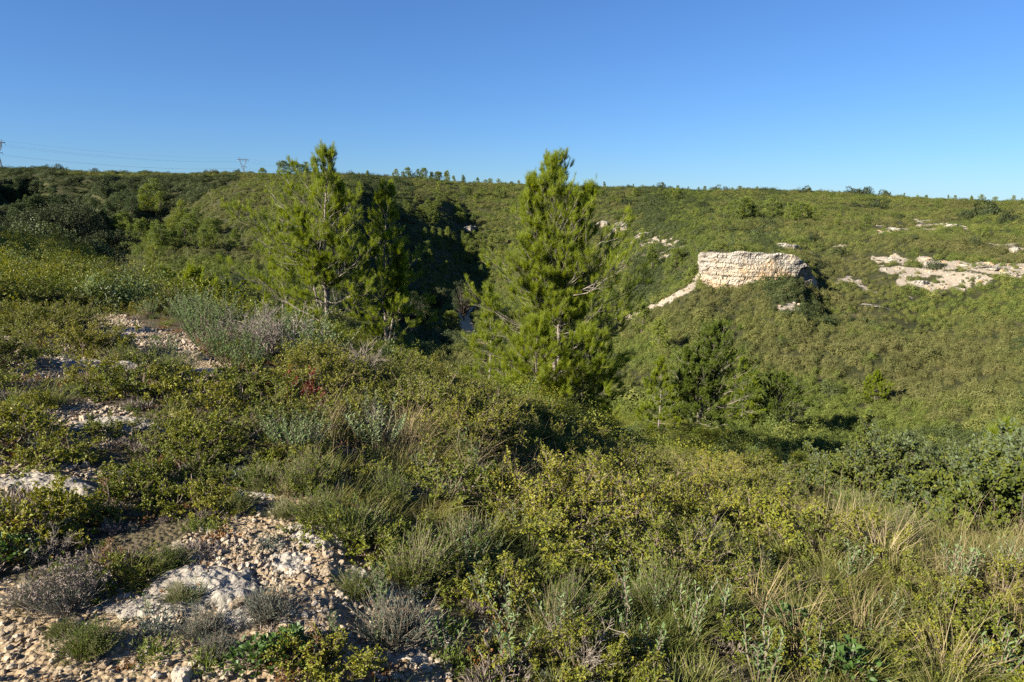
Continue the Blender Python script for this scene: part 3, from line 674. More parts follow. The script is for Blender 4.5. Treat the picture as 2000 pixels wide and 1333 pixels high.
def far_pine(seed, Hh=6.0, Rm=1.7, n_cl=110, per=22, sz=.40, round_=.4):
    """pine seen across the ravine: clumps of needle sprays on a limbed trunk"""
    g = np.random.default_rng(seed); mb = MB()
    s = np.linspace(0, 1, 6); tr = np.c_[.05 * Hh * np.sin(s * 3 + seed), .04 * Hh * np.sin(s * 4 + seed), s * Hh * .96 - .2]
    tubes(mb, tr[None], (.02 * Hh * (1 - s) + .02)[None], 5, 1)
    h = .12 + .86 * g.random(n_cl); a = g.uniform(0, 6.28, n_cl)
    cone = np.interp(h, [0.1, .25, .5, .8, 1], [.75, 1, .86, .5, .1]) * (1 - round_) + np.sqrt(np.clip(1 - ((h - .55) / .47) ** 2, 0, 1)) * round_
    ang_l = 1 + .35 * np.sin(a * 2 + seed) + .25 * np.sin(a * 3 + h * 9 + 2 * seed)
    r = Rm * cone * ang_l * g.uniform(.35, 1.0, n_cl) ** .6
    Cc = np.c_[np.cos(a) * r, np.sin(a) * r, h * Hh] ; Cc[:, :2] += np.stack([np.interp(h, s, tr[:, i]) for i in range(2)], -1)
    nb = n_cl // 4; B0 = np.stack([np.interp(h[:nb] * .85, s, tr[:, i]) for i in range(3)], -1)
    tubes(mb, B0[:, None] + (Cc[:nb] - B0)[:, None] * np.linspace(0, 1, 3)[None, :, None], np.array([[.05, .035, .015]]), 3, 1)
    j = np.repeat(np.arange(n_cl), per); q = len(j)
    P = Cc[j] + g.normal(0, .16, (q, 3)) * np.array([1.3, 1.3, .9]); out = nrm(np.c_[np.cos(a), np.sin(a), np.full(n_cl, .9)])
    leaves(mb, P, nrm(out[j] * .7 + dirs(q, g) * .8 + UP * .3), dirs(q, g), sz * g.uniform(.6, 1.2, q), sz * .26, 0, np.clip(np.repeat(g.normal(.5, .2, n_cl), per) + g.normal(0, .1, q), 0, 1), 'diamond')
    return mb

def oak(seed, Hh=3.6, Rm=2.2, n_cl=150, per=60, ll=.10, lw=.07, flat=.8, trunk=.16):
    """evergreen oak: short trunk, spreading limbs, lobed dense crown"""
    g = np.random.default_rng(seed); fo, wd = MB(), MB()
    d = dirs(n_cl, g); d[:, 2] = np.where(d[:, 2] < -.35, -d[:, 2], d[:, 2])
    rad = lobes(d, g, .4, 1.9) * g.uniform(.45, 1.0, n_cl) ** .5
    Cc = d * rad[:, None] * np.array([Rm, Rm, Hh * .5]) + np.array([0, 0, Hh * .52])
    Cc[:, 2] = np.maximum(Cc[:, 2], .12 * Hh)
    B0 = np.array([0, 0, .15 * Hh]) + g.normal(0, .08, (n_cl, 3))
    mid = (B0 + Cc) / 2 + g.normal(0, .12, (n_cl, 3)) + UP * .08
    tubes(wd, np.stack([B0, (B0 + mid) / 2 + g.normal(0, .04, (n_cl, 3)), mid, (mid + Cc) / 2, Cc], 1), np.array([[.05, .035, .022, .014, .006]]) * (Hh / 3.6), 4)
    tubes(wd, np.array([[[0, 0, -.3], [.02, .03, .1 * Hh], [0, 0, .28 * Hh]]]), np.array([[trunk, trunk * .8, trunk * .5]]), 8)
    j = np.repeat(np.arange(n_cl), per); q = len(j); o = dirs(q, g) * (g.random(q) ** .4)[:, None] * .30 * Rm / 2.2 * np.array([1.2, 1.2, .9])
    P = Cc[j] + o; ln = nrm(o / (.3 * Rm / 2.2) + UP * .5 + dirs(q, g) * .7)
    leaves(fo, P, nrm(dirs(q, g) + UP * .2), ln, ll * g.uniform(.6, 1.2, q), lw * g.uniform(.7, 1.2, q), 0, np.clip(np.repeat(g.normal(.5, .15, n_cl), per) + g.normal(0, .14, q), 0, 1), 'diamond')
    return fo, wd

def scrub(seed, R0=.5, Hh=.66, n=1300, ll=.064, lw=.050, stems=10):
    """shrub of the hillside cover"""
    g = np.random.default_rng(seed); mb = MB()
    d = dirs(n, g, up=1); ext = lobes(d, g, .5, 2.4) * g.uniform(.25, 1.0, n) ** .16
    P = d * ext[:, None] * np.array([R0, R0, Hh])
    tg = np.cross(d, dirs(n, g)); leaves(mb, P, nrm(tg + d * .35 + UP * .2), nrm(d + dirs(n, g) * .38 + UP * .15), ll * g.uniform(.6, 1.4, n), lw * g.uniform(.6, 1.3, n), 0,
           np.clip(.5 + g.normal(0, .15, n), 0, 1), 'diamond')
    return mb

# ---------------------------------------------------------------- stones and rock
def ico(sub):
    import bmesh
    bm = bmesh.new(); bmesh.ops.create_icosphere(bm, subdivisions=sub, radius=1.0); bm.verts.ensure_lookup_table()
    V = np.array([v.co[:] for v in bm.verts]); F = np.array([[v.index for v in f.verts] for f in bm.faces]); bm.free(); return V, F
ICO = {k: ico(k) for k in (1, 2, 3, 4)}
def stone(seed, sub=3, flat=.6, rough=.25, cuts=7):
    g = np.random.default_rng(seed); V, F = ICO[sub]; V = V.copy()
    for _ in range(cuts):                                   # broken faces
        nrm_ = nrm(g.normal(0, 1, 3)); dd = g.uniform(.45, .85); e = np.maximum(V @ nrm_ - dd, 0); V = V - e[:, None] * nrm_
    o = g.random(3) * 40
    V = V * (1 + rough * fbm([V[:, i] * 1.8 + o[i] for i in range(3)], 4)[:, None])
    V = V * np.array([1, g.uniform(.65, .95), flat]); mb = MB(); mb.add(V, F, 0, g.random()); return mb
def slab_mesh(seed, a=.5, b=.3, hh=.08, pit=.03, n=110, k=36, ang=0):
    """weathered limestone pavement: low rounded slab with solution pits, its skirt under the soil"""
    g = np.random.default_rng(seed); o = g.random(2) * 60
    th = np.linspace(0, 2 * np.pi, n, endpoint=False); r = np.linspace(0, 1, k) ** .8
    out = 1 + .28 * fbm((np.cos(th) * 1.6 + o[0], np.sin(th) * 1.6 + o[1]), 3) * 1.6
    X = a * np.outer(r, np.cos(th) * out); Y = b * np.outer(r, np.sin(th) * out)
    rr = np.repeat(r[:, None], n, 1)
    Z = hh * (1 - rr ** 5) + .28 * hh * fbm((X * 7 + o[0], Y * 7), 4) * (1 - rr ** 8)
    w = worley(X / .085 + o[0] * 3, Y / .085); Z = Z - pit * (1 - sstep(.12, .5, w)) * sstep(-.1, .3, fbm((X * 4 + 9, Y * 4), 2)) * (1 - rr ** 6)
    Z = Z + .012 * fbm((X * 28, Y * 28), 3)
    Z = Z - rr ** 12 * .10
    c, s_ = math.cos(ang), math.sin(ang); V = np.stack([X * c - Y * s_, X * s_ + Y * c, Z], -1).reshape(-1, 3)
    i, j = np.meshgrid(np.arange(k - 1), np.arange(n), indexing='ij'); j2 = (j + 1) % n
    F = np.stack([i * n + j, (i + 1) * n + j, (i + 1) * n + j2, i * n + j2], -1).reshape(-1, 4)
    mb = MB(); mb.add(V, F, 0, .5 + .3 * fbm((V[F[:, 0], 0] * 5, V[F[:, 0], 1] * 5), 2)); return mb
def outcrop(seed, front, zb, zt, depth=5.0, out=.5, nu=160, nv=60, cap=14, ledge=9.0, hang=.8, tone_hi=None):
    """bedded limestone crag: a wall following the plan line `front` (x,y), foot zb and brow zt along it, with overhanging beds and a top running back"""
    g = np.random.default_rng(seed); fr = np.asarray(front, float); o = g.random(3) * 70
    sl = np.r_[0, np.cumsum(np.hypot(*np.diff(fr, axis=0).T))]; u = np.linspace(0, sl[-1], nu)
    x = np.interp(u, sl, fr[:, 0]); y = np.interp(u, sl, fr[:, 1])
    for _ in range(1): x[1:-1] = (x[:-2] + x[1:-1] * 2 + x[2:]) / 4; y[1:-1] = (y[:-2] + y[1:-1] * 2 + y[2:]) / 4
    tx, ty = np.gradient(x), np.gradient(y); ll = np.hypot(tx, ty); nx, ny = ty / ll, -tx / ll       # towards the open side
    zb_ = np.interp(u, sl, zb); zt_ = np.interp(u, sl, zt) + .25 * fbm((u * .5 + o[0], u * 0), 3)
    v = np.linspace(0, 1, nv)
    Z = zb_[None] + (zt_ - zb_)[None] * v[:, None]; U = np.repeat(u[None], nv, 0)
    Hm = float(np.median(zt_ - zb_))
    warp = Z + .55 * fbm((U * .10 + o[1], Z * .25), 3) + .5 * fbm((Z * .55 + o[0], U * 0), 2) + .012 * U
    lay = warp * ledge / Hm
    li = np.floor(lay); lf = lay - li
    rnd = _h(li, np.floor(U * .10 + 5 * _h(li, li * 0)))
    blk = _h(li, np.floor(U * .55 + 7 * _h(li, li * 0 + 3)))
    off = out * ((rnd - .5) * hang * .55 + (blk - .5) * .28) + out * .45 * fbm((U * .25 + o[2], Z * .35), 3) * 1.5 + .10 * fbm((U * 1.6, Z * 1.6 + o[0]), 4)
    off = off - out * .20 * (.3 + 1.2 * _h(li, np.floor(U * .3))) * (1 - sstep(.0, .14, lf))                                                 # bedding joints
    uu = U * .42 + 7 * _h(li, li * 0 + 3) + .5 * fbm((U * .5, Z * .7), 2); jn = np.abs(uu - np.round(uu))
    off = off - out * .42 * _h(li, np.floor(uu + .5)) ** 2 * (1 - sstep(0, .05, jn))
    nich = sstep(.12, .35, fbm((U * .20 + o[2], Z * .45 + 3), 2)); off = off - out * 1.5 * nich * sstep(.1, .3, v)[:, None] * (1 - sstep(.8, .95, v))[:, None]
    big = sstep(.48, .56, v)[:, None]
    big = sstep(.44, .58, (Z - zb_[None]) / (zt_ - zb_)[None] + .30 * fbm((U * .14 + o[0], U * 0), 3)) * (.35 + .65 * sstep(-.2, .2, fbm((U * .22 + o[1], U * 0 + 4), 2)))
    off = off + out * .45 * hang * big - out * .25 * sstep(.95, 1, v)[:, None] ** 2
    off = off * (1 - .9 * sstep(.82, 1, u / u[-1]))[None]
    X = x[None] + nx[None] * off; Y = y[None] + ny[None] * off
    tt = np.linspace(0, 1, cap + 1)[1:, None]
    Xc = X[-1][None] - nx[None] * depth * tt; Yc = Y[-1][None] - ny[None] * depth * tt
    Zc = Z[-1][None] + .16 * fbm((Xc * .7, Yc * .7), 3) * np.minimum(1, tt * 4) + .15 * tt
    Zc = Zc * (1 - tt ** 2) + np.minimum(Zc, ground(Xc, Yc)[0] - .5) * tt ** 2
    V = np.stack([np.concatenate([X, Xc]), np.concatenate([Y, Yc]), np.concatenate([Z, Zc])], -1); K = len(V)
    i, j = np.meshgrid(np.arange(K - 1), np.arange(nu - 1), indexing='ij')
    F = np.stack([i * nu + j, i * nu + j + 1, (i + 1) * nu + j + 1, (i + 1) * nu + j], -1).reshape(-1, 4)
    vv = np.concatenate([v, np.ones(cap)])
    t = np.repeat(vv[:, None], nu, 1) + .35 * fbm((np.repeat(u[None], K, 0) * .22, vv[:, None] * 3 + 0 * u[None]), 3)
    tone = np.clip(sstep(.22, .92, t) * .9 + .05, 0, 1)
    tone = np.maximum(tone, 1 - sstep(.0, .16, np.repeat((u / u[-1])[None], K, 0) + .05 * fbm((V[..., 2] * .9, V[..., 2] * 0), 2)))
    mb = MB(); mb.add(V.reshape(-1, 3), F, 0, tone.reshape(-1)[F[:, 0]]); return mb
# ------------------------------------------------------------------ ground cover nobody could count: one object each, spread by a node tree
def cover(name, label, sources, P, rz, sc, tilt=None, idx=None, g=None):
    """sources = meshes; P (n,3), rz (n) turn, sc (n,) or (n,3) size"""
    g = g or rng; n = len(P)
    col = bpy.data.collections.new(name + '_sources')
    for k, me in enumerate(sources):
        col.objects.link(bpy.data.objects.new(f'{name}_source_{k:02d}', me))
    me = bpy.data.meshes.new(name); me.vertices.add(n); me.vertices.foreach_set('co', P.astype(np.float32).ravel())
    rot = np.zeros((n, 3)); rot[:, 2] = rz
    if tilt is not None: rot[:, :2] = g.normal(0, 1, (n, 2)) * tilt
    scv = np.repeat(sc[:, None], 3, 1) if np.ndim(sc) == 1 else sc
    for nm, v in (('turn', rot), ('size', scv)):
        a = me.attributes.new(nm, 'FLOAT_VECTOR', 'POINT'); a.data.foreach_set('vector', v.astype(np.float32).ravel())
    a = me.attributes.new('pick', 'INT', 'POINT'); a.data.foreach_set('value', (g.integers(0, len(sources), n) if idx is None else idx).astype(np.int32))
    o = obj(name, me)
    nt = bpy.data.node_groups.new(name, 'GeometryNodeTree')
    nt.interface.new_socket('Geometry', in_out='INPUT', socket_type='NodeSocketGeometry'); nt.interface.new_socket('Geometry', in_out='OUTPUT', socket_type='NodeSocketGeometry')
    N, Lk = nt.nodes, nt.links
    gi, go = N.new('NodeGroupInput'), N.new('NodeGroupOutput'); ip = N.new('GeometryNodeInstanceOnPoints'); ci = N.new('GeometryNodeCollectionInfo')
    ci.inputs['Collection'].default_value = col; ci.inputs['Separate Children'].default_value = True; ci.inputs['Reset Children'].default_value = True
    ip.inputs['Pick Instance'].default_value = True
    def attr(nm, t):
        q = N.new('GeometryNodeInputNamedAttribute'); q.data_type = t; q.inputs['Name'].default_value = nm; return q.outputs[0]
    Lk.new(gi.outputs[0], ip.inputs['Points']); Lk.new(ci.outputs[0], ip.inputs['Instance'])
    Lk.new(attr('pick', 'INT'), ip.inputs['Instance Index']); Lk.new(attr('turn', 'FLOAT_VECTOR'), ip.inputs['Rotation']); Lk.new(attr('size', 'FLOAT_VECTOR'), ip.inputs['Scale'])
    Lk.new(ip.outputs[0], go.inputs[0])
    md = o.modifiers.new('spread', 'NODES'); md.node_group = nt
    return tag(o, label, kind='stuff')

def polar(n, d0, d1, a0=-44, a1=44, power=0.0, g=None):
    """random places between two distances; power 0 = even in the logarithm of distance, 2 = even per area"""
    g = g or rng; a = np.radians(g.uniform(a0, a1, n)); q = g.random(n)
    d = d0 * (d1 / d0) ** q if power == 0 else (d0 ** power + q * (d1 ** power - d0 ** power)) ** (1 / power)
    x, y = d * np.sin(a), d * np.cos(a); z, b = ground(x, y)
    return np.stack([x, y, z], -1), b, d

# hillside cover
gh = np.random.default_rng(31)
NS = 230000
Pn, bn, dn = polar(int(NS * 1.25), 42, 2600, -54, 51, 0, gh)
keep = (bn < .22) | (gh.random(len(bn)) < .05)
spc = np.maximum(.74, dn * .0074); pxr, pyr, _ = proj(Pn); on_road = (seg_dist(pxr, pyr, [(940, 672), (912, 640), (905, 615), (925, 592)]) < 15) & (dn > 80) & (dn < 230)
keep = ~on_road & ((bn < .25) | (gh.random(len(bn)) < .36)) & (gh.random(len(bn)) < dn ** 2 / 38000 / spc ** 2)
small = np.where(bn[keep] > .3, .55, 1.0); Pn, dn = Pn[keep], dn[keep]
size = np.clip(dn * .0070, .82, 8) * np.exp(gh.normal(0, .36, len(dn))) * small
sc = np.stack([size, size, np.minimum(size, .9 + .35 * size) * gh.uniform(.7, 1.15, len(dn))], -1)
PP = Pn; S3 = sc; DD = np.hypot(PP[:, 0], PP[:, 1])
pxh, pyh, _ = proj(PP); dark_w = 1.0 * in_poly(pxh, pyh, [(-200, 342), (470, 346), (420, 372), (330, 425), (270, 475), (-200, 475)]) * (DD > 185) * (DD < 750) - .16 * (pxh > 1150); hill_w = 1.0 * (pxh > 260) * (pxh < 660) * (DD > 80) * (DD < 290)  # valley shade and hillside sun put into the choice of shrub colour
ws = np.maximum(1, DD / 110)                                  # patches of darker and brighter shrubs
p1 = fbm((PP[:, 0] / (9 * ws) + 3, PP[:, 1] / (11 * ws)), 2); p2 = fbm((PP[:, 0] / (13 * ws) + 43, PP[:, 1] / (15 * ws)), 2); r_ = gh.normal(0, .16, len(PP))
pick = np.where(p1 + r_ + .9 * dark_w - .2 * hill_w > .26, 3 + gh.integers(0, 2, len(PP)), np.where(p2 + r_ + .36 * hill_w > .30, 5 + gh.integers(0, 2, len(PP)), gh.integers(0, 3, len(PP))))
S3 = S3 * np.where(pick >= 5, .8, np.where(pick >= 3, 1.2, .92 + .5 * p2))[:, None]
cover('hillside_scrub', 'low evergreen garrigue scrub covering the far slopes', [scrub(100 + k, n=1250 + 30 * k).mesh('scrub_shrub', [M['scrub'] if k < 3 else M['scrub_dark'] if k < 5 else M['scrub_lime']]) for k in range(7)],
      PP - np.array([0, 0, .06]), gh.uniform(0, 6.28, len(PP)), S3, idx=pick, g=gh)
# the slope falling away behind the crest
gn = np.random.default_rng(32)
Pm, bm_, dm = polar(6800, 12.5, 44, -56, 60, 1.3, gn)
Px, bx, dx_ = polar(900, 1.6, 13, 43, 105, 1.6, gn); Py, by, dy_ = polar(420, 2.2, 13, -85, -43, 1.6, gn); Py = Py[by < .4]   # the ground beside the view
Pm = np.concatenate([Pm, Px, Py])
cover('crest_scrub', 'low mixed scrub on the slope falling away behind the crest',
      [scrub(200 + k, R0=.42, Hh=.5, n=900, ll=.045, lw=.027).mesh('crest_shrub', [M[('kermes', 'scrub', 'kermes', 'scrub_lime', 'scrub_dark', 'cistus')[k]]]) for k in range(6)],
      Pm - np.array([0, 0, .05]), gn.uniform(0, 6.28, len(Pm)), gn.uniform(.55, 1.2, len(Pm)) * np.where(np.arange(len(Pm)) >= 6800, .5, 1), idx=gn.choice(6, len(Pm), p=[.3, .2, .24, .1, .11, .05]), g=gn)

# stones lying on the bare terraces of the far slope
gq = np.random.default_rng(33)
Pb, bb, db = polar(90000, 60, 330, -12, 42, 0, gq); kb = (bb > .5) & (gq.random(len(bb)) < .30); Pb, db = Pb[kb], db[kb]
sb = .10 + .55 * gq.random(len(db)) ** 3 * db / 120
# ------------------------------------------------------------------ things: every plant, tree, rock and tower by itself
def kind(parts_):
    """parts_ = [(part name, mesh)]"""
    return parts_
PENDING = []
def put(name, parts_, P, rz=0, sc=1.0, cat=None, label=None, group=None, phrase=None, tilt=(0, 0)):
    """one thing at P: a single mesh, or an Empty at its foot with a child for each part"""
    if len(parts_) == 1: o = obj(name, parts_[0][1])
    else:
        o = obj(name, None)
        for pn, me in parts_: obj(pn, me, o)
    o.location = Vector(P); o.rotation_euler = (tilt[0], tilt[1], rz)
    o.scale = (sc, sc, sc) if np.ndim(sc) == 0 else tuple(sc)
    tag(o, label, cat, group)
    if phrase:
        px, py, _ = proj(np.asarray(P, float)); PENDING.append((o, phrase, float(px), float(py)))
    return o
def wpx(P): return math.sqrt(P[0] ** 2 + P[1] ** 2) / FPX          # metres for one photo pixel
def sink(P, dz): P = np.array(P, float); P[2] -= dz; return P

# --- kinds (each variant built once, then copied with its parts)
def two(a, b, na='foliage', nb='stems', ma=None, mb_=None):
    return [(na, a.mesh(na, [ma])), (nb, b.mesh(nb, [mb_]))]
K_KERMES = [two(*bush(300 + k, n_stem=34, n_twig=10, n_leaf=10, Hh=.40 + .05 * (k % 3)), ma=M['kermes'], mb_=M['twig']) for k in range(6)]
K_KERMES_BIG = [two(*bush(310 + k, R0=.8, Hh=.62, n_stem=64, n_twig=17, n_leaf=10), ma=M['kermes'], mb_=M['twig']) for k in range(3)]
K_SAGE = [two(*stalky(330 + k, n=20 + 3 * k, Hh=.6, R0=.34, n_pair=10), ma=M['cistus'], mb_=M['twig']) for k in range(4)]
K_SPROUT = [two(*stalky(340 + k, n=4 + k, Hh=.34, R0=.10, n_pair=9, ll=.052, lw=.017, bare_low=.2), ma=M['cistus'], mb_=M['twig']) for k in range(4)]
def cush(seed, mats, **kw):
    f, s, h = cushion(seed, **kw); p = [('foliage', f.mesh('foliage', [mats[0]])), ('stems', s.mesh('stems', [mats[1]]))]
    if h.n: p.append(('flower_heads', h.mesh('flower_heads', [mats[2]])))
    return p
K_LAV = [cush(350 + k, (M['grey_small'], M['twig'], M['dry_head']), n=300, leaf=9, R0=.2, Hh=.2) for k in range(2)]
K_DRYLAV = [cush(355, (M['grey_small'], M['dead'], M['dry_head']), n=360, leaf=7, R0=.26, Hh=.17, heads=150, head_h=.07)]
K_THYME = [cush(360 + k, (M['thyme'], M['twig']), n=460, leaf=18, R0=.22, Hh=.16, ll=.014, lw=.0035) for k in range(2)]
K_GREENC = [cush(365 + k, (M['thyme'], M['twig']), n=380, leaf=12, R0=.22, Hh=.30, ll=.03, lw=.004) for k in range(3)]
K_STRAW = [[('straw_tuft', tuft(370 + k, n=90, R0=.08, lmin=.18, lmax=.42, w=.0026, lean=.9, dry=1).mesh('straw_tuft', [M['straw']]))] for k in range(3)]
K_RED = [two(*bush(380 + k, R0=.2, Hh=.3, n_stem=9, n_twig=7, n_leaf=9, ll=.034, lw=.014, inner=.35), ma=M['red'], mb_=M['twig']) for k in range(2)]
K_BROWN = [two(*bush(384 + k, R0=.16, Hh=.38, n_stem=10, n_twig=9, n_leaf=9, ll=.016, lw=.008, inner=.3), ma=M['brown'], mb_=M['twig']) for k in range(2)]
K_DEAD = [[('dead_shrub', twiggy(390 + k, Hh=.6, n=9, sub=9, r=.007).mesh('dead_shrub', [M['dead']]))] for k in range(3)]
K_HERB = [two(*rosette(395 + k, n=60, R0=.2, Hh=.2), ma=M['herb'], mb_=M['twig']) for k in range(2)]
_f, _s, _ = cushion(399, R0=.42, Hh=1.15, n=520, leaf=26, ll=.03, lw=.006)
K_JUNIPER = [[('foliage', _f.mesh('foliage', [M['juniper']])), ('stems', _s.mesh('stems', [M['bark_dark']]))]]

def ordinal(n):
    return ['', 'first', 'second', 'third', 'fourth', 'fifth', 'sixth', 'seventh', 'eighth', 'ninth', 'tenth', 'eleventh', 'twelfth', 'thirteenth', 'fourteenth', 'fifteenth',
            'sixteenth', 'seventeenth', 'eighteenth', 'nineteenth', 'twentieth'][n] if n <= 20 else f'{n}th'

# --- kermes oak bushes (photo x, foot y, width in photo pixels)
KERMES = [(40,600,130),(110,582,140),(60,655,120),(175,566,120),(20,566,110),(225,574,90),(135,645,110),(160,695,120),(225,695,90),(85,640,80),(250,600,70),
 (25,865,150),(95,905,120),(385,880,130),(420,805,110),(335,778,130),(470,765,120),(265,770,120),(205,770,90),(525,790,110),(565,830,100),(480,858,120),(540,905,100),
 (375,915,110),(330,880,100),(290,955,120),(240,980,130),(335,990,105),(405,1000,75),(55,1050,180),(150,1030,100),(235,1140,95),(525,945,100),
 (640,1040,120),(725,1085,160),(790,1060,120),(420,955,80),(140,890,80),(625,848,90),(680,808,110),(830,800,140),(885,805,120),(740,788,90),(905,765,110),(780,850,80),
 (1000,860,120),(1060,882,120),(1130,902,130),(1200,940,130),(1255,990,120),(1330,985,110),(985,1185,160),(900,1165,130),(1075,1155,110),(1560,1195,140),
 (1600,1095,130),(1700,1095,130),(1450,1005,100),(1385,935,100),(1480,1095,100),(1000,1300,160),(1240,1340,160),(1140,1325,120),(1780,1145,120),(1700,1300,160),
 (1900,1250,160),(1820,1205,120),(1560,1300,140),(1400,1185,120),(1950,1180,110),(1300,1085,100),(1160,1015,100),(1180,1195,100),(1450,1255,120),(640,720,90),
 (450,700,60),(560,770,80),(350,800,70),(600,1300,80),(655,1330,90),(10,760,90),(70,800,70),(300,850,80),(450,900,80),(200,850,50),(600,900,90),(690,870,90),(720,940,110),(610,960,80),
 (1520,990,110),(1560,1040,110),(1650,1190,120),(1850,1300,150),(1960,1320,160),(1370,1060,100),(1080,1000,100),(950,960,100),(880,1020,110),(840,940,100)]
gk = np.random.default_rng(41)
K_G = 'kermes oak bushes of the near slope'
def kermes(P, w, g=gk):
    sc = max(.38, w * .60 * wpx(P) / .45)
    kk_ = K_KERMES
    if sc > .8: kk_ = K_KERMES_BIG; sc *= .45 / .8
    o = put('kermes_oak_bush', kk_[g.integers(len(kk_))], sink(P, .02), g.uniform(0, 6.28), (sc, sc, sc * g.uniform(.7, 1.0) if sc < 1 else sc * .8), 'bush', group=K_G,
            phrase=('wide ' if w > 125 else 'small ' if w < 85 else '') + 'kermes oak bush')
for (x, y, w) in KERMES:
    kermes(at(x, y, 1.6, 30), w)
taken = [at(x, y, 1.6, 30)[:2] for x, y, w in KERMES]
# bushes filling the rest of the slope
Pk, bk, dk = polar(1500, 2.6, 17, -40, 40, 1.6, gk)
nzk = fbm((Pk[:, 0] * .45 + 3, Pk[:, 1] * .45), 2); n_in = 0
for q in range(len(Pk)):
    px, py, f = proj(Pk[q])
    if n_in >= 178 or not (-80 < px < 2080 and 520 < py < 1420): continue
    if bk[q] > .15 or nzk[q] < -.3 or (px < 560 and py > 1010): continue
    if 330 < px < 930 and py < 740: continue
    if px > 1540 and 850 < py < 1190: continue
    r = .25 + .25 * gk.random()
    if min(np.hypot(*(Pk[q, :2] - t)) for t in taken) < r * (1.0 if px > 600 else 1.3): continue
    taken.append(Pk[q, :2]); n_in += 1
    kermes(Pk[q], 2 * r / wpx(Pk[q]) / (1.1 if px < 600 else .95))

# --- grey-leaved sage thicket on the crest and single sage plants
S_G = 'grey-leaved sage shrubs of the crest'
gs = np.random.default_rng(43)
SAGE_POLY = [(325,640),(420,590),(560,585),(700,610),(800,640),(930,690),(900,745),(760,700),(600,720),(480,730),(400,690)]
for (x, y) in [(700,700),(640,720),(570,700),(520,665),(760,725),(860,735),(610,650),(450,690),(480,620),(740,660),(680,640),(800,690)]: kermes(at(x, y, 5, 16), gs.uniform(70, 110))
cnt = 0; tk = []
while cnt < 44:
    x, y = gs.uniform(320, 940), gs.uniform(585, 750)
    if not in_poly(np.array(x), np.array(y), SAGE_POLY): continue
    P = at(x, y, 5, 16)
    if tk and min(np.hypot(*(P[:2] - t)) for t in tk) < .3: 
        cnt += .2; continue
    tk.append(P[:2]); cnt += 1
    put('sage_shrub', K_SAGE[gs.integers(4)], P, gs.uniform(0, 6.28), gs.uniform(.5, .95), 'shrub', group=S_G, phrase='grey-green leafy sage shrub')
for (x, y, s) in [(345,540,1.3),(300,585,1.1),(370,640,1.0),(420,560,1.3),(390,570,1.2),(330,570,1.0),(860,740,1.2),(840,730,1.0),(1340,880,1.1),(1370,890,1.0),(1310,870,.9),(1190,780,1.0),(1230,800,.9),(1150,775,.9),
                  (110,640,.6),(150,640,.6),(320,700,.6),(290,620,.7),(570,880,.7),(590,890,.7),(740,880,.9),(1400,880,.9),(1430,880,.8)]:
    put('sage_shrub', K_SAGE[gs.integers(4)], at(x, y, 1.6, 22), gs.uniform(0, 6.28), s * .68, 'shrub', group=S_G, phrase='grey-green leafy sage shrub')
for (x, y, s) in [(1195,1075,1.1),(1185,1090,.9),(1090,1010,.95),(1075,1040,.8),(885,905,1.2),(880,990,1.0),(735,830,1.3),(1490,1330,1.2),(1230,1160,.9),(965,1105,.7),(1350,1240,1.0),(1345,1265,.9),(1940,1330,1.1),
                  (1655,1140,.9),(1660,1110,.9),(1740,1225,.7),(1600,1330,.9),(385,1180,.45),(290,1200,.4),(650,1260,.5),(735,1265,.5),(960,880,.9),(955,890,.9),(1500,1125,.7),(1960,1130,.9),(1975,1110,.8),(570,880,.9),(1105,985,.8)] + [(gs.uniform(720, 1960), gs.uniform(900, 1320), gs.uniform(.6, 1.1)) for _ in range(30)]:
    put('sage_sprout', K_SPROUT[gs.integers(4)], at(x, y, 1.6, 22), gs.uniform(0, 6.28), s * .66, 'plant', group='pale sage sprouts among the grass', phrase='pale upright sage sprout')

# --- cushions, tufts and oddments
def one(name, kinds, x, y, s, cat, label, dmax=22, group=None, phrase=None, g=gs):
    return put(name, kinds[g.integers(len(kinds))], at(x, y, 1.6, dmax), g.uniform(0, 6.28), s, cat, label, group, phrase)
one('dry_lavender', K_DRYLAV, 128, 1185, .68, 'shrub', 'dry grey lavender shrub topped with withered flower heads, beside the gravel at far left')
for (x, y, s) in [(775,1250,.85),(520,1205,.62),(395,1240,.5),(60,1180,.5),(420,1280,.4)]:
    one('lavender_bush', K_LAV, x, y, s, 'shrub', None, group='grey lavender cushions', phrase='grey lavender cushion')
for (x, y, s) in [(175,1275,.55),(120,1240,.3),(330,1110,.5),(560,1010,.45),(355,1180,.4),(460,1000,.5),(330,735,1.2),(240,715,1.0),(700,1160,.5)]:
    one('thyme_cushion', K_THYME, x, y, s, 'plant', None, group='low thyme cushions', phrase='low mossy thyme cushion')
for (x, y, s) in [(810,1130,.9),(620,1020,.8),(690,1060,1.0),(760,990,.9),(900,1090,.9),(1290,1200,.9),(1110,1230,.9),(1040,1090,.9),(600,960,.9),(510,960,.7),(280,555,1.5),(1420,1110,.9),(1660,1010,1.2),(1760,1060,1.0)]:
    one('broom_tussock', K_GREENC, x, y, s * .74, 'plant', None, group='fine-leaved green tussocks', phrase='fine-leaved yellow-green tussock')
for (x, y, s) in [(790,870,1.25),(815,880,1.2),(835,865,1.0),(930,900,1.0),(915,920,.9),(1620,1060,1.2),(1650,1070,1.2),(1690,1060,1.1),(1600,1090,1.0),(1730,1110,1.2),(1310,905,.9),(650,830,1.0),(680,835,.9),(1480,1210,1.1),
                  (1870,1150,1.0),(1940,1160,1.0),(1240,1080,1.0),(1350,1150,1.0),(540,965,.5),(560,975,.5),(860,1000,.8),(980,1040,.8),(1560,1270,1.0),(1680,1250,1.0),(1850,1330,1.0),(1080,1250,.7),(300,700,.5),(180,705,.5)]:
    one('straw_tuft', K_STRAW, x, y, s * .85, 'grass tuft', None, group='bleached straw tufts', phrase='bleached straw grass tuft')
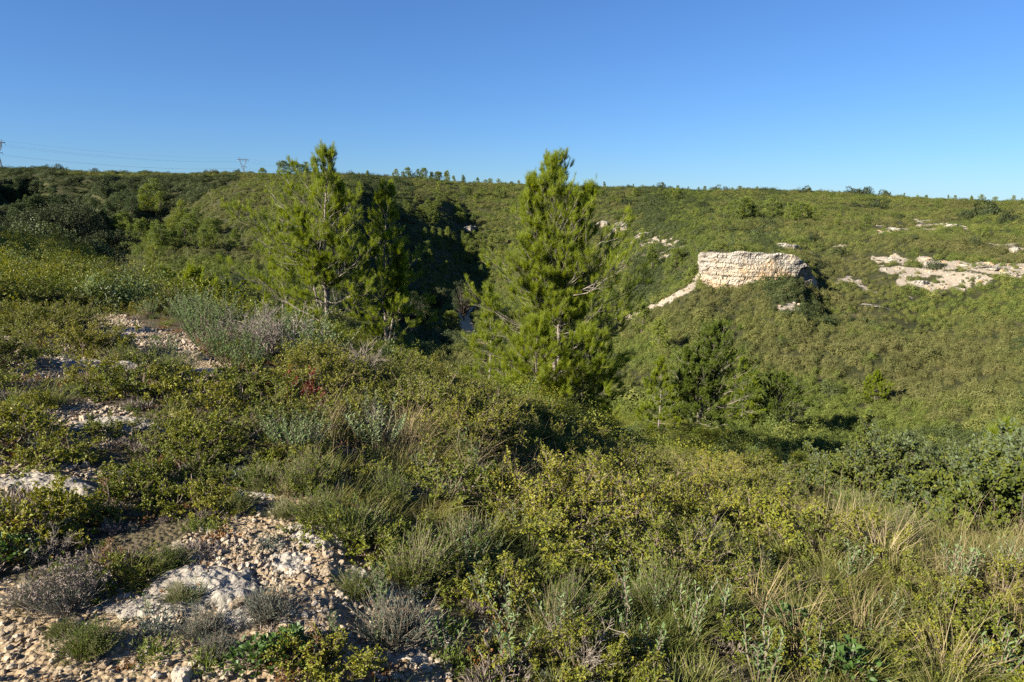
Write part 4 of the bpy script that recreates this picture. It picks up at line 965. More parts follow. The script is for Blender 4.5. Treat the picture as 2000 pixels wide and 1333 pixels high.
for (x, y, s) in [(555,778,1.0),(575,790,.9),(600,800,.7),(770,762,1.0),(790,768,.8),(500,720,.6),(1250,990,.7),(1285,1000,.7)]:
    one('terebinth_bush', K_RED, x, y, s, 'bush', None, group='red-leaved terebinth bushes', phrase='small bush with crimson autumn leaves')
for (x, y, s) in [(1180,1010,1.0),(1040,1000,.7),(1060,1010,.6),(210,1010,.6),(215,1105,.5),(590,1340,.6),(870,870,.7),(420,690,1.0),(1255,1010,.7)]:
    one('brown_herb', K_BROWN, x, y, s, 'plant', None, group='withered brown herbs', phrase='withered rust-brown herb')
for (x, y, s) in [(705,755,.8),(690,745,.7),(730,860,.4),(1130,1300,.34),(640,690,.8),(480,680,.7),(580,660,.8),(830,720,.7),(430,660,.6),(560,700,1.1),(610,690,1.1),(520,690,1.0),(1290,925,.5),(1150,1090,.35),(1390,1090,.35),(1010,800,.8),(20,560,.8),(95,1095,.25)]:
    one('dead_shrub', K_DEAD, x, y, s, 'shrub', None, group='leafless grey shrubs', phrase='leafless grey twiggy shrub')
for (x, y, s) in [(500,1305,.5),(15,1100,.6),(560,1290,.55),(1540,1240,.6),(1650,1330,.7)]:
    one('nettle_herb', K_HERB, x, y, s, 'plant', None, group='broad-leaved green herbs', phrase='bright green broad-leaved herb')
put('juniper_bush', K_JUNIPER[0], at(283, 585, 8, 30), 0, 1.05, 'bush', 'grey-green conical juniper bush standing behind the stony path')
put('juniper_bush', K_JUNIPER[0], at(255, 590, 8, 30), 2, .6, 'bush', 'small juniper bush at the foot of the tall conical one')

# --- holm oak thicket at the right
gb = np.random.default_rng(47)
def holm(seed, x, y, d, R0, Hh, label, n=60):
    f, s = bush(seed, R0=R0, Hh=Hh, n_stem=n, n_twig=34, n_leaf=20, ll=.031, lw=.025, amp=.5, inner=.5, spread=1.15)
    P = at_d(x, d, y)
    put('holm_oak_bush', two(f, s, ma=M['holm'], mb_=M['bark_dark']), sink(P, .05), 0, 1.0, 'bush', label, 'holm oak bushes at the right')
holm(401, 1905, 1000, 7.4, 1.05, 1.05, 'large round-leaved holm oak bush, tallest of the thicket beside the right edge', 80)
holm(402, 1700, 1000, 8.6, .85, .72, 'rounded holm oak bush on the left side of the thicket below the scrub slope', 60)
holm(403, 2010, 1050, 5.9, .7, .75, 'holm oak bush cut by the right edge in front of the tallest one', 55)
holm(404, 1800, 1000, 9.2, .9, .9, 'holm oak bush filling the middle of the thicket behind dry grass', 60)
holm(405, 1625, 940, 10.5, .55, .65, 'outermost small holm oak bush, left end of the thicket', 40)
# ------------------------------------------------------------------ trees
def pine_thing(label, px, d, top, seed, Rm, leaders=(), mat='needle', **kw):
    """leaders = further stems from the same foot: (seed, height share, lean x, lean y, crown radius, lowest limb)"""
    P = at_d(px, d, 700); a, t = ray(px, top)
    Hh = t * d - P[2]
    f, w = pine(seed, Hh=Hh, Rm=Rm, **kw)
    for (sd_, hs, lx, ly, rm, lo) in leaders:
        k2 = dict(kw); k2.update(low=lo, lean=(lx, ly), asym=(0, 0, 0), extra=(), prof=None, n_br=int(kw.get('n_br', 80) * .42))
        f2, w2 = pine(sd_, Hh=Hh * hs, Rm=rm, **k2)
        for A, B in ((f, f2), (w, w2)):
            for kk, lst in B.F.items():
                for (ff, mm, tt) in lst: A.F.setdefault(kk, []).append((ff + A.n, mm, tt))
            A.V += B.V; A.n += B.n
    return put('aleppo_pine', [('crown', f.mesh('crown', [M[mat]])), ('trunk', w.mesh('trunk', [M['bark']]))], P, 0, 1.0, 'pine', label, 'pines of the near slope')
pine_thing('tall bushy Aleppo pine with a double spire, left of the white cliff', 1088, 18.3, 322, 1, 2.3, leaders=((21, .94, -.115, .0, 1.05, .35), (22, .90, .125, .03, 1.15, .35)), n_br=135, n_sub=13, low=.0,
           prof=lambda q: np.interp(q, [0, .1, .3, .5, .7, .85, 1], [.80, .92, .95, .88, .56, .34, .1]), asym=(.9, .2, .10), extra=((.46, .25, 2.0), (.50, .0, 1.9), (.28, 3.2, 2.3), (.12, .1, 2.1), (.15, 3.3, 2.2), (.05, 3.4, 2.0), (.05, 4.4, 1.8), (.04, 5.2, 1.8), (.08, 4.8, 2.0), (.10, 5.6, 2.0)))
pine_thing('sparse Aleppo pine with a pale trunk and swept spire, left of its twin', 640, 21.5, 306, 2, 2.2, leaders=((23, .72, -.20, .0, .8, .4), (24, .85, .10, .05, .8, .4)), n_br=72, n_sub=11, low=.12, lean=(.07, 0),
           prof=lambda q: np.interp(q, [0, .2, .4, .6, .8, 1], [.7, 1, 1, .8, .42, .12]), asym=(-1, 0, .15))
pine_thing('slim open Aleppo pine right of the pale-trunked one, its top below the skyline', 756, 22.5, 374, 3, 1.75, leaders=((25, .66, .17, .0, .5, .45),), n_br=64, n_sub=11, low=.12, lean=(.03, 0),
           prof=lambda q: np.interp(q, [0, .2, .4, .6, .8, 1], [.9, 1.05, .95, .5, .36, .14]))
pine_thing('small yellow-green pine crowding the pale-trunked pine from behind', 562, 24.5, 415, 4, 1.05, n_br=40, n_sub=8, n_sh=7, n_nd=46, low=.08)
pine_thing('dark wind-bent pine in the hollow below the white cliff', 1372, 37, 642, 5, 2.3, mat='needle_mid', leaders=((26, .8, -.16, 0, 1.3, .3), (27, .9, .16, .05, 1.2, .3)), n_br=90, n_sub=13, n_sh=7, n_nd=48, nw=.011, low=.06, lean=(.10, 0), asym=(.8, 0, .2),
           prof=lambda q: np.interp(q, [0, .2, .4, .6, .8, 1], [.8, 1, 1, .8, .55, .12]))
pine_thing('bright yellow-green young pine leaning against the dark wind-bent pine', 1292, 36, 706, 6, 1.25, n_br=40, n_sub=8, n_sh=8, n_nd=48, nw=.010, low=.05)
pine_thing('small conical pine just right of the dark wind-bent pine', 1456, 52, 706, 7, 1.7, n_br=70, n_sub=11, n_sh=8, n_nd=44, nw=.015, low=.05)
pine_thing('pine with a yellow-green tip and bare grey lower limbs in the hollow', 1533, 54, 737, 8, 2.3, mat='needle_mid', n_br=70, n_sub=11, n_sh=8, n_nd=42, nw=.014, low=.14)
pine_thing('little lone pine halfway down the scrub slope, throwing a long shadow', 1717, 70, 728, 9, 1.3, n_br=50, n_sub=9, n_sh=8, n_nd=40, nw=.02, low=.04)
pine_thing('yellow-green young pine peeping over the holm oak thicket', 1972, 13, 850, 10, .6, n_br=34, n_sub=7, n_sh=7, n_nd=46, low=.1)
pine_thing('young pine at the foot of the tall bushy pine, ravine side', 955, 21, 565, 12, .7, n_br=34, n_sub=7, n_sh=7, n_nd=46, low=.05)
pine_thing('low yellow-green pine sapling in the dip left of the pale-trunked pine', 395, 27, 535, 13, 1.3, n_br=34, n_sub=7, n_sh=7, n_nd=44, nw=.009, low=.03)
pine_thing('second low pine sapling in the dip, right of the juniper bush', 335, 30, 535, 14, 1.2, n_br=34, n_sub=7, n_sh=7, n_nd=44, nw=.009, low=.03)

pine_thing('low leafy pine sapling hiding the foot of the tall bushy pine, left half', 1050, 16.6, 640, 15, 1.0, n_br=44, n_sub=9, low=.0)
pine_thing('low leafy pine sapling hiding the foot of the tall bushy pine, right half', 1140, 17.0, 655, 16, 1.0, n_br=44, n_sub=9, low=.0)
gt = np.random.default_rng(53)
FAR = [[('pine_tree', far_pine(500 + k, Hh=6, Rm=[1.6, 1.3, 1.9, 1.15, 1.7, 2.2][k], n_cl=[110, 90, 130, 80, 100, 140][k], round_=[.3, .1, .6, .05, .4, .8][k]).mesh('pine_tree', [M['needle_far'], M['bark_dark']]))] for k in range(6)]
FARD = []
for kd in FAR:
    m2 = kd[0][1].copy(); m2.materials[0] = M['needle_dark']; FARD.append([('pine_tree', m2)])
n_far = 0
def ridge(px, d0, d1):
    """the ground on the brow: where the line of sight grazes the hill between two distances"""
    a, _ = ray(px, 360); d = RINGS[(RINGS >= d0) & (RINGS <= d1)]; z, _ = ground(d * math.sin(a), d * math.cos(a)); k = int(np.argmax(z / d)); return np.array([d[k] * math.sin(a), d[k] * math.cos(a), z[k]])
def fpine(px, py, hpx, dmin, phrase, group, var=None, label=None, dmax=3000, crest=None):
    global n_far
    P = ridge(px, *crest) if crest else at(px, py, dmin, dmax); sc = max(hpx * wpx(P) / 6.0, .2); n_far += 1
    w = gt.uniform(.85, 1.25)
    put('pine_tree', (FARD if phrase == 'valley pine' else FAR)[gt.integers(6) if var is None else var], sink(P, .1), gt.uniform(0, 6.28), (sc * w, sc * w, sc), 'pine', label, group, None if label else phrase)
def wood(n, x0, x1, y0, y1, h0, h1, dmin, phrase, group, clump=0):
    k = 0; tries = 0
    while k < n and tries < n * 8:
        tries += 1
        x, y = gt.uniform(x0, x1), gt.uniform(y0, y1)
        if clump and vnoise(x / clump, y / clump * 2.2) < -.05: continue
        fpine(x, y, gt.uniform(h0, h1), dmin, phrase, group); k += 1
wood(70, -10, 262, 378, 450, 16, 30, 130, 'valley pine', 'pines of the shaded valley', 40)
wood(46, 225, 425, 395, 490, 22, 42, 100, 'hill-foot pine', 'pines at the foot of the rounded hill', 50)
for (x, y, h) in [(514,347,22),(556,344,27),(578,346,24),(600,347,18),(536,345,10),(617,346,12),(637,348,10),(590,346,16),(718,350,14),(702,350,10),(650,349,12)]:
    fpine(x, y, h * 1.2, 180, 'hilltop pine', 'pines on the brow of the rounded hill', crest=(200, 420))
for (x, y, h) in [(768,352,15),(776,352,13),(790,354,14),(800,356,16),(812,357,17),(822,357,15),(832,360,18),(842,360,16),(850,361,20),(860,362,18),(868,364,16),(877,365,17),(888,366,14),(898,367,12),(910,368,12),(925,369,10),(938,369,10),
                  (950,369,11),(962,370,10),(975,370,12),(988,370,12),(1000,371,12),(1012,371,11),(845,372,16),(862,376,18),(826,368,14),(880,378,18),(940,385,18),(920,384,20),(905,383,16),(955,388,18),(968,386,16),(985,388,16)]:
    fpine(x + gt.uniform(-6, 6), y, h * gt.uniform(.7, 1.45), 250, 'skyline pine', 'skyline pines above the ravine', crest=(300, 1100) if y < 373 else None)
wood(26, 790, 1000, 395, 440, 14, 24, 200, 'sunlit pine', 'pines above the ravine', 45)
for (x, y, h) in [(845,470,26),(860,475,28),(874,470,26),(888,480,27),(905,482,30),(912,488,30),(920,495,28),(938,478,24),(960,490,30),(946,500,28),(908,505,34),(915,515,34),(835,505,34),(840,520,32),(858,490,20),(925,470,20),(830,470,24),(955,520,26),(890,520,26),(980,505,26),
                  (975,480,22),(820,540,34),(870,540,30),(940,545,28)]:
    fpine(x, y, h, 120, 'ravine pine', 'pines on the dark flank of the ravine', var=int(gt.choice([1, 3, 4])))
wood(34, 1165, 1330, 380, 402, 9, 16, 350, 'small distant pine', 'pines on the distant rise right of the tall pine', 30)
for (x, y, h) in [(1408,424,22),(1422,426,26),(1436,428,34),(1448,430,40),(1455,430,42),(1466,428,34),(1480,428,32),(1497,428,34),(1508,430,38),(1522,428,30),(1540,433,34),(1552,434,38),(1562,434,36),(1576,434,34),(1590,432,26),(1637,442,22),(1690,448,26),(1360,430,20),(1308,424,18),(1606,430,18)]:
    fpine(x, y, h, 150, 'bright pine of the row', 'row of pines above the white cliff')
for (x, y, h) in [(1335,382,7),(1352,383,8),(1372,384,9),(1385,384,9),(1398,384,8),(1450,386,12),(1478,387,7),(1530,390,6),(1608,390,9),(1675,390,12),(1687,392,12),(1705,393,8),(1745,394,13),(1790,396,8),(1850,400,9),(1230,381,12),(1262,380,10),(1300,381,12),(1318,382,9),(1428,385,9),(1500,388,8),(1555,390,10),(1582,390,8),(1640,391,9),(1725,394,9),(1768,395,11),(1808,397,9),(1895,401,9),(1180,378,12),(1200,378,10),(1862,400,8),(1880,401,10),(1905,402,10),(1922,402,11),(1945,403,9),(1965,404,10),(1985,404,10),(1995,405,9),(1820,398,8)]:
    fpine(x + gt.uniform(-9, 9), y, h * gt.uniform(.45, 1.15), 350, 'tiny skyline pine', 'tiny pines on the right skyline', crest=(350, 1600))
for (x, y, h, lb) in [(1270,536,56,'broad pine on the slope left of the white cliff'),(1318,526,40,'small pine between the broad pine and the white cliff'),(1224,580,46,'pine on the slope low beside the tall bushy pine'),
                      (1198,600,36,None),(1285,690,70,None),(1320,745,60,None),(1255,650,60,None),(880,650,44,'rounded yellow-green pine beside the ravine road'),(955,655,42,None),(835,655,60,None),
                      (460,490,40,None),(366,485,46,None),(430,520,30,None),(505,500,28,None),(398,490,40,None),(300,520,40,None),(540,470,24,None),(455,425,24,None),(500,400,22,None),(470,395,18,None),(1400,560,0,None),
                      (1910,470,20,None),(1925,468,22,None),(1830,405,12,None),(1235,470,18,None),(1160,640,40,None),(1180,660,50,None)]:
    if h: fpine(x, y, h, 45, 'solitary pine', 'solitary pines on the slopes', label=lb)

# evergreen oaks
def oak_thing(label, px, d, top, seed, Rm, n_cl=150, per=60, ll=.10, py=480, mat='oak_far', group='dark evergreen oaks on the left'):
    P = at_d(px, d, py); a, t = ray(px, top); Hh = max(t * d - P[2], 1.2)
    f, w = oak(seed, Hh=Hh, Rm=Rm, n_cl=n_cl, per=per, ll=ll, lw=ll * .7)
    return put('evergreen_oak', [('crown', f.mesh('crown', [M[mat]])), ('trunk', w.mesh('trunk', [M['bark_dark']]))], sink(P, .1), 0, 1.0, 'oak', label, group)
oak_thing('broad dark evergreen oak with a knobbly crown, tallest of the shaded clump', 128, 52, 402, 61, 2.5, 230, 70, .10)
oak_thing('dark evergreen oak sloping down the right side of the shaded clump', 195, 50, 448, 62, 1.7, 150, 60, .10)
oak_thing('small evergreen oak at the left frame edge beside the shaded meadow', 10, 48, 462, 63, 1.3, 90, 60, .10)
oak_thing('low evergreen oak in front of the tallest of the shaded clump', 80, 47, 458, 64, 1.4, 100, 60, .10)
for az_, d_, hh_, rm_, sd_, lb_ in [(-48, 35, 5.6, 2.8, 65, 'tallest evergreen oak outside the left edge, shading the meadow'), (-46.5, 41, 5.2, 2.6, 66, 'evergreen oak outside the left edge, nearest the knobbly oak'), (-53, 29, 5.2, 2.6, 67, 'evergreen oak outside the left edge, nearest the viewer'), (-50, 32, 5.0, 2.4, 72, 'evergreen oak outside the left edge, second nearest the viewer')]:
    x_, y_ = d_ * math.sin(R(az_)), d_ * math.cos(R(az_)); f, w = oak(sd_, Hh=hh_, Rm=rm_, n_cl=150, per=60, ll=.13, lw=.09)
    put('evergreen_oak', [('crown', f.mesh('crown', [M['oak_far']])), ('trunk', w.mesh('trunk', [M['bark_dark']]))], (x_, y_, float(ground(x_, y_)[0]) - .1), 0, 1.0, 'oak', lb_, 'evergreen oaks outside the left edge')
oak_thing('rounded evergreen oak in the shade of the ravine floor', 905, 125, 560, 68, 2.6, 110, 50, .2, 560, group='oaks of the ravine floor')
oak_thing('evergreen oak left of the ravine road', 815, 100, 580, 69, 2.6, 110, 50, .2, 600, group='oaks of the ravine floor')
oak_thing('evergreen oak right of the ravine road under the tall pine', 985, 105, 600, 70, 2.0, 110, 50, .2, 600, group='oaks of the ravine floor')
oak_thing('evergreen oak at the bend of the ravine road', 855, 140, 565, 71, 2.4, 100, 50, .2, 580, group='oaks of the ravine floor')
FOAK = [[('oak_bush', scrub(80 + k, R0=2.3, Hh=2.6, n=1100, ll=.34, lw=.24).mesh('oak_bush', [M['oak_far']]))] for k in range(3)]
for (x, y, w) in [(15,333,12),(75,332,16),(60,333,9),(120,333,18),(188,334,16),(245,336,14),(280,337,12),(330,338,10),(405,339,10),(440,339,8),(465,336,12),(1230,385,14),(1290,384,20),(1310,385,12),(1345,400,20),(1375,404,24),(1395,408,16),(1420,385,16),(1575,392,22),(1600,393,14),
                  (1665,394,24),(1690,396,26),(1710,408,30),(1670,404,16),(1730,395,18),(1900,426,26),(1930,422,40),(1880,425,22),(1760,430,18),(1250,410,22),(1220,402,26),(1270,412,14),(1560,450,16),(1508,446,24),(1585,470,24),(1600,520,30),(1290,437,24),(1325,450,10),
                  (1400,395,20),(1970,435,30),(1850,460,22),(1640,500,26),(1780,470,22),(1540,552,26),(1560,560,24),(1500,572,22),(1478,582,16),(1545,510,18),(1420,590,16),(1385,492,10),(1440,490,12),(1525,486,14),(1900,480,26),(1825,525,26),(480,455,20),(420,505,30),(350,470,18),(520,430,18),(560,500,26),(505,530,24),(440,395,14),(390,380,14),(560,400,14)]:
    P = ridge(x, 300, 1500) if (y < 342 and x < 480) or (x > 1200 and y < 398 and x < 1760) else at(x, y, 60); sc = w * wpx(P) / 4.6
    put('oak_bush', FOAK[gt.integers(3)], sink(P, .1), gt.uniform(0, 6.28), (sc, sc, sc * gt.uniform(.7, 1.0)), 'bush', None, 'dark oak bushes dotting the slopes', 'dark oak bush')
# ------------------------------------------------------------------ rock
def plan(pts):
    out = []
    for px, d in pts:
        a, _ = ray(px, 540); out.append((d * math.sin(a), d * math.cos(a)))
    return out
def zpx(px, py, d): return float(ray(px, py)[1] * d)
front = [(1371,114),(1367,104),(1369,100.8),(1395,100),(1440,99.8),(1485,100.2),(1520,100.9),(1548,102),(1575,103.6),(1602,106.5)]
top = [495,494,493,494,493,493,495,500,518,558]; bot = [585,590,592,592,592,588,580,572,570,570]
mb = outcrop(71, plan(front), [zpx(px, b, d) for (px, d), b in zip(front, bot)], [zpx(px, t, d) for (px, d), t in zip(front, top)], depth=7, out=.62, nu=420, nv=150, cap=20, ledge=10, hang=.8)
tag(obj('limestone_cliff', mb.mesh('limestone_cliff', [M['cliff']])), 'large white and ochre layered limestone cliff jutting from the scrub slope', 'cliff')
def crag(x0, x1, ytop, ybot, seed, label, dmin=60, ledge=3, dd=3.0, turn=0):
    P = at((x0 + x1) / 2, ybot, dmin); d = math.hypot(P[0], P[1])
    xs = np.linspace(x0, x1, 5); ds = np.array([d + dd, d, d - .3, d + turn * .5, d + dd + turn])
    ff = list(zip(xs, ds)); hh = np.array([.25, .85, 1, .85, .2])
    zt = [zpx(x, ybot - (ybot - ytop) * h, q) for x, q, h in zip(xs, ds, hh)]; zb = [zpx(x, ybot, q) - 1.2 for x, q in zip(xs, ds)]
    m = outcrop(seed, plan(ff), zb, zt, depth=dd + 2.5, out=.3, nu=90, nv=34, cap=8, ledge=ledge)
    tag(obj('limestone_outcrop', m.mesh('limestone_outcrop', [M['cliff']])), label, 'rock', 'limestone outcrops of the far slopes')
crag(1158, 1192, 431, 446, 81, 'grey rounded limestone outcrop showing right behind the tall pine', 120)
crag(1188, 1232, 432, 456, 82, 'cream limestone outcrop with a cleft, right of the tall pine', 120)
crag(1236, 1276, 454, 466, 83, 'flat cream limestone ledge below the cleft outcrop', 120, 2)
crag(1500, 1562, 475, 490, 84, 'low grey limestone knob just above the white cliff', 100, 2)
crag(896, 946, 441, 455, 85, 'shaded grey limestone wall above the ravine', 180, 4, turn=20)
crag(238, 262, 364, 372, 86, 'tiny pale ledge on the ridge above the shaded valley', 250, 2)
crag(1828, 1866, 437, 446, 87, 'thin pale ledge high on the right slope', 120, 2)
crag(1712, 1760, 445, 451, 90, 'thin broken ledge left of the high pale ledge', 120, 2)
crag(1953, 1992, 483, 493, 88, 'pale ledge by the right edge above the bare terraces', 100, 2)

for x0, x1, yt, yb, sd_, lb in [(1700,1768,504,512,101,'upper pale ledge at the near end of the bare terraces'),(1786,1852,513,522,102,'pale ledge in the middle of the bare terraces'),(1884,1962,519,529,103,'broad pale ledge crossing the bare terraces'),
                                (1935,2003,530,540,104,'lowest pale ledge of the bare terraces by the right edge'),(1752,1822,548,555,105,'thin ledge below the bare terraces'),(1846,1902,564,571,106,'short ledge lowest on the slope under the bare terraces'),(1690,1706,596,602,107,'lone white boulder in the scrub below the bare terraces')]:
    crag(x0, x1, yt, yb, sd_, lb, 80, 2, dd=2.0)
# near limestone pavement
SL = .72
def slab(x, y, a, b, hh, seed, label, ang=0, pit=.03):
    P = at(x, y, 1.6, 20)
    put('limestone_slab', [('limestone_slab', slab_mesh(seed, a * SL, b * SL, hh * .8, pit, ang=ang).mesh('limestone_slab', [M['slab']], smooth=True))], sink(P, .015), 0, 1, 'rock', label, 'limestone slabs of the near ground')
slab(395, 1140, .40, .2, .06, 1, 'pitted grey limestone slab in the gravel clearing right of the dry lavender', -.25, .05)
slab(300, 1185, .30, .12, .05, 2, 'smooth bluish limestone slab between the dry lavender and the pitted slab', .1, .008)
slab(610, 1045, .30, .14, .04, 3, 'pale worn slab at the upper end of the gravel clearing', -.5, .02)
slab(560, 1105, .26, .16, .035, 4, 'cracked whitish slab in the middle of the gravel clearing', -.4, .05)
slab(690, 1125, .18, .12, .03, 5, 'broken whitish slab on the right side of the gravel clearing', -.5, .05)
slab(50, 945, .5, .2, .06, 6, 'wide flat slab by the left edge behind the low kermes bushes', .0, .04)
slab(190, 832, .60, .26, .05, 7, 'grey slab in the small clearing in the middle of the left bushes', -.1, .03)
slab(235, 650, .60, .45, .06, 8, 'bare grey slab at the upper end of the stony path', -.3, .03)
slab(380, 728, .65, .26, .05, 9, 'pale slab at the lower end of the stony path', -.2, .03)
slab(130, 712, .70, .22, .05, 10, 'pale slab left of the stony path between bushes', .1, .03)
slab(500, 965, .30, .14, .04, 11, 'narrow slab peeping out behind the gravel clearing', -.1, .03)
slab(780, 1275, .2, .12, .03, 12, 'crusty slab near the lower end of the gravel clearing', -.2, .04)
slab(470, 1200, .2, .12, .04, 13, 'knobbly slab in front of the pitted slab', -.3, .05)

gr = np.random.default_rng(59)
STONE = [[('stone', stone(600 + k, 3, flat=[.6, .5, .75, .45, .65, .55][k], rough=.35).mesh('stone', [M['rock']]))] for k in range(6)]
def near_stone(x, y, s, label=None):
    put('stone', STONE[gr.integers(6)], sink(at(x, y, 1.4, 20), -s * .2), gr.uniform(0, 6.28), s, 'stone', label, 'loose limestone stones of the near ground', None if label else 'loose limestone stone', (gr.normal(0, .2), gr.normal(0, .2)))
for (x, y, s) in [(268,1255,.042),(273,1243,.03),(325,1295,.055),(350,1318,.05),(310,1322,.04),(480,1118,.07),(430,1110,.05),(460,1180,.09),(520,1180,.06),(560,1150,.06),(600,1130,.05),(640,1120,.06),(640,1085,.06),(680,1070,.06),(720,1110,.06),
                  (740,1150,.05),(700,1150,.06),(660,1160,.05),(580,1090,.05),(620,1065,.05),(455,1050,.04),(420,1035,.04),(55,1210,.05),(80,1235,.04),(30,1250,.045),(150,1215,.05),(205,1230,.04),(100,1290,.04),(60,1310,.05),(20,1290,.045),
                  (210,1300,.05),(240,1310,.035),(160,1320,.04),(400,1310,.05),(450,1320,.05),(700,1310,.05),(740,1290,.04),(800,1290,.05),(830,1310,.05),(690,1200,.05),(620,1180,.05),(570,1200,.05),(650,1230,.04),(540,1240,.04),(470,1250,.05),
                  (80,930,.08),(130,950,.07),(20,960,.08),(170,915,.05),(230,835,.07),(160,820,.06),(120,845,.06),(250,680,.10),(300,690,.09),(340,680,.08),(380,700,.10),(420,735,.09),(280,720,.08),(200,640,.09),(60,700,.09),(150,720,.09),(520,940,.06),(560,960,.05)]:
    near_stone(x + gr.uniform(-6, 6), y + gr.uniform(-5, 5), s * gr.uniform(.8, 1.25) * (.42 if y > 1190 else .55 if y > 1000 else .75))
near_stone(352, 1330, .05, 'white chalky stone standing upright at the bottom edge'); 

# gravel
Pg, bg_, dg = polar(150000, 1.7, 14, -42, 30, 1.0, gr)
kp = bg_ > .22; Pg, dg = Pg[kp], dg[kp]
rs = .0042 + .014 * gr.random(len(Pg)) ** 2.8 + .0011 * dg
cl = sstep(-.25, .35, fbm((Pg[:, 0] * 2.2, Pg[:, 1] * 2.2), 3)); kp = gr.random(len(Pg)) < .2 + .8 * cl; Pg, rs = Pg[kp], rs[kp]
cover('gravel', 'loose limestone gravel covering the bare clearings', [stone(620 + k, 2 if k < 3 else 1, flat=.65, rough=.3, cuts=6).mesh('pebble', [M['rock']]) for k in range(6)], Pg + np.c_[np.zeros((len(Pg), 2)), rs * .3], gr.uniform(0, 6.28, len(Pg)), rs, tilt=.5, g=gr)

cover('rubble', 'limestone rubble strewn over the bare terraces of the far slope', [stone(640 + k, 1, flat=.5, rough=.3, cuts=4).mesh('rubble_block', [M['cliff']]) for k in range(4)], Pb, gq.uniform(0, 6.28, len(Pb)), sb, tilt=.2, g=gq)
# ------------------------------------------------------------------ ravine road
def road_strip():
    pts = np.array([at(x, y, 85, 220)[:2] for x, y in [(940,672),(925,655),(912,640),(905,622),(908,608),(922,596)]])
    sl = np.r_[0, np.cumsum(np.hypot(*np.diff(pts, axis=0).T))]; u = np.linspace(0, sl[-1], 60)
    x, y = np.interp(u, sl, pts[:, 0]), np.interp(u, sl, pts[:, 1])
    for _ in range(4): x[1:-1] = (x[:-2] + 2 * x[1:-1] + x[2:]) / 4; y[1:-1] = (y[:-2] + 2 * y[1:-1] + y[2:]) / 4
    tx, ty = np.gradient(x), np.gradient(y); q = np.hypot(tx, ty); nx, ny = -ty / q, tx / q
    w = np.linspace(-1.2, 1.2, 9)
    X = x[:, None] + nx[:, None] * w; Y = y[:, None] + ny[:, None] * w; Z = ground(X, Y)[0] + .06 - .03 * np.exp(-((np.abs(w) - .7) / .2) ** 2)[None]
    V = np.stack([X, Y, Z], -1).reshape(-1, 3); i, j = np.meshgrid(np.arange(59), np.arange(8), indexing='ij')
    mb = MB(); mb.add(V, np.stack([i * 9 + j, i * 9 + j + 1, (i + 1) * 9 + j + 1, (i + 1) * 9 + j], -1).reshape(-1, 4))
    m = rock_mat('road_dirt', [(0, (.26, .165, .09)), (.5, (.37, .25, .145)), (1, (.45, .33, .21))], 1.2, .4, .05)
    tag(obj('dirt_road', mb.mesh('dirt_road', [m], smooth=True)), 'pale dirt road on the ravine floor', kind='structure')
road_strip()

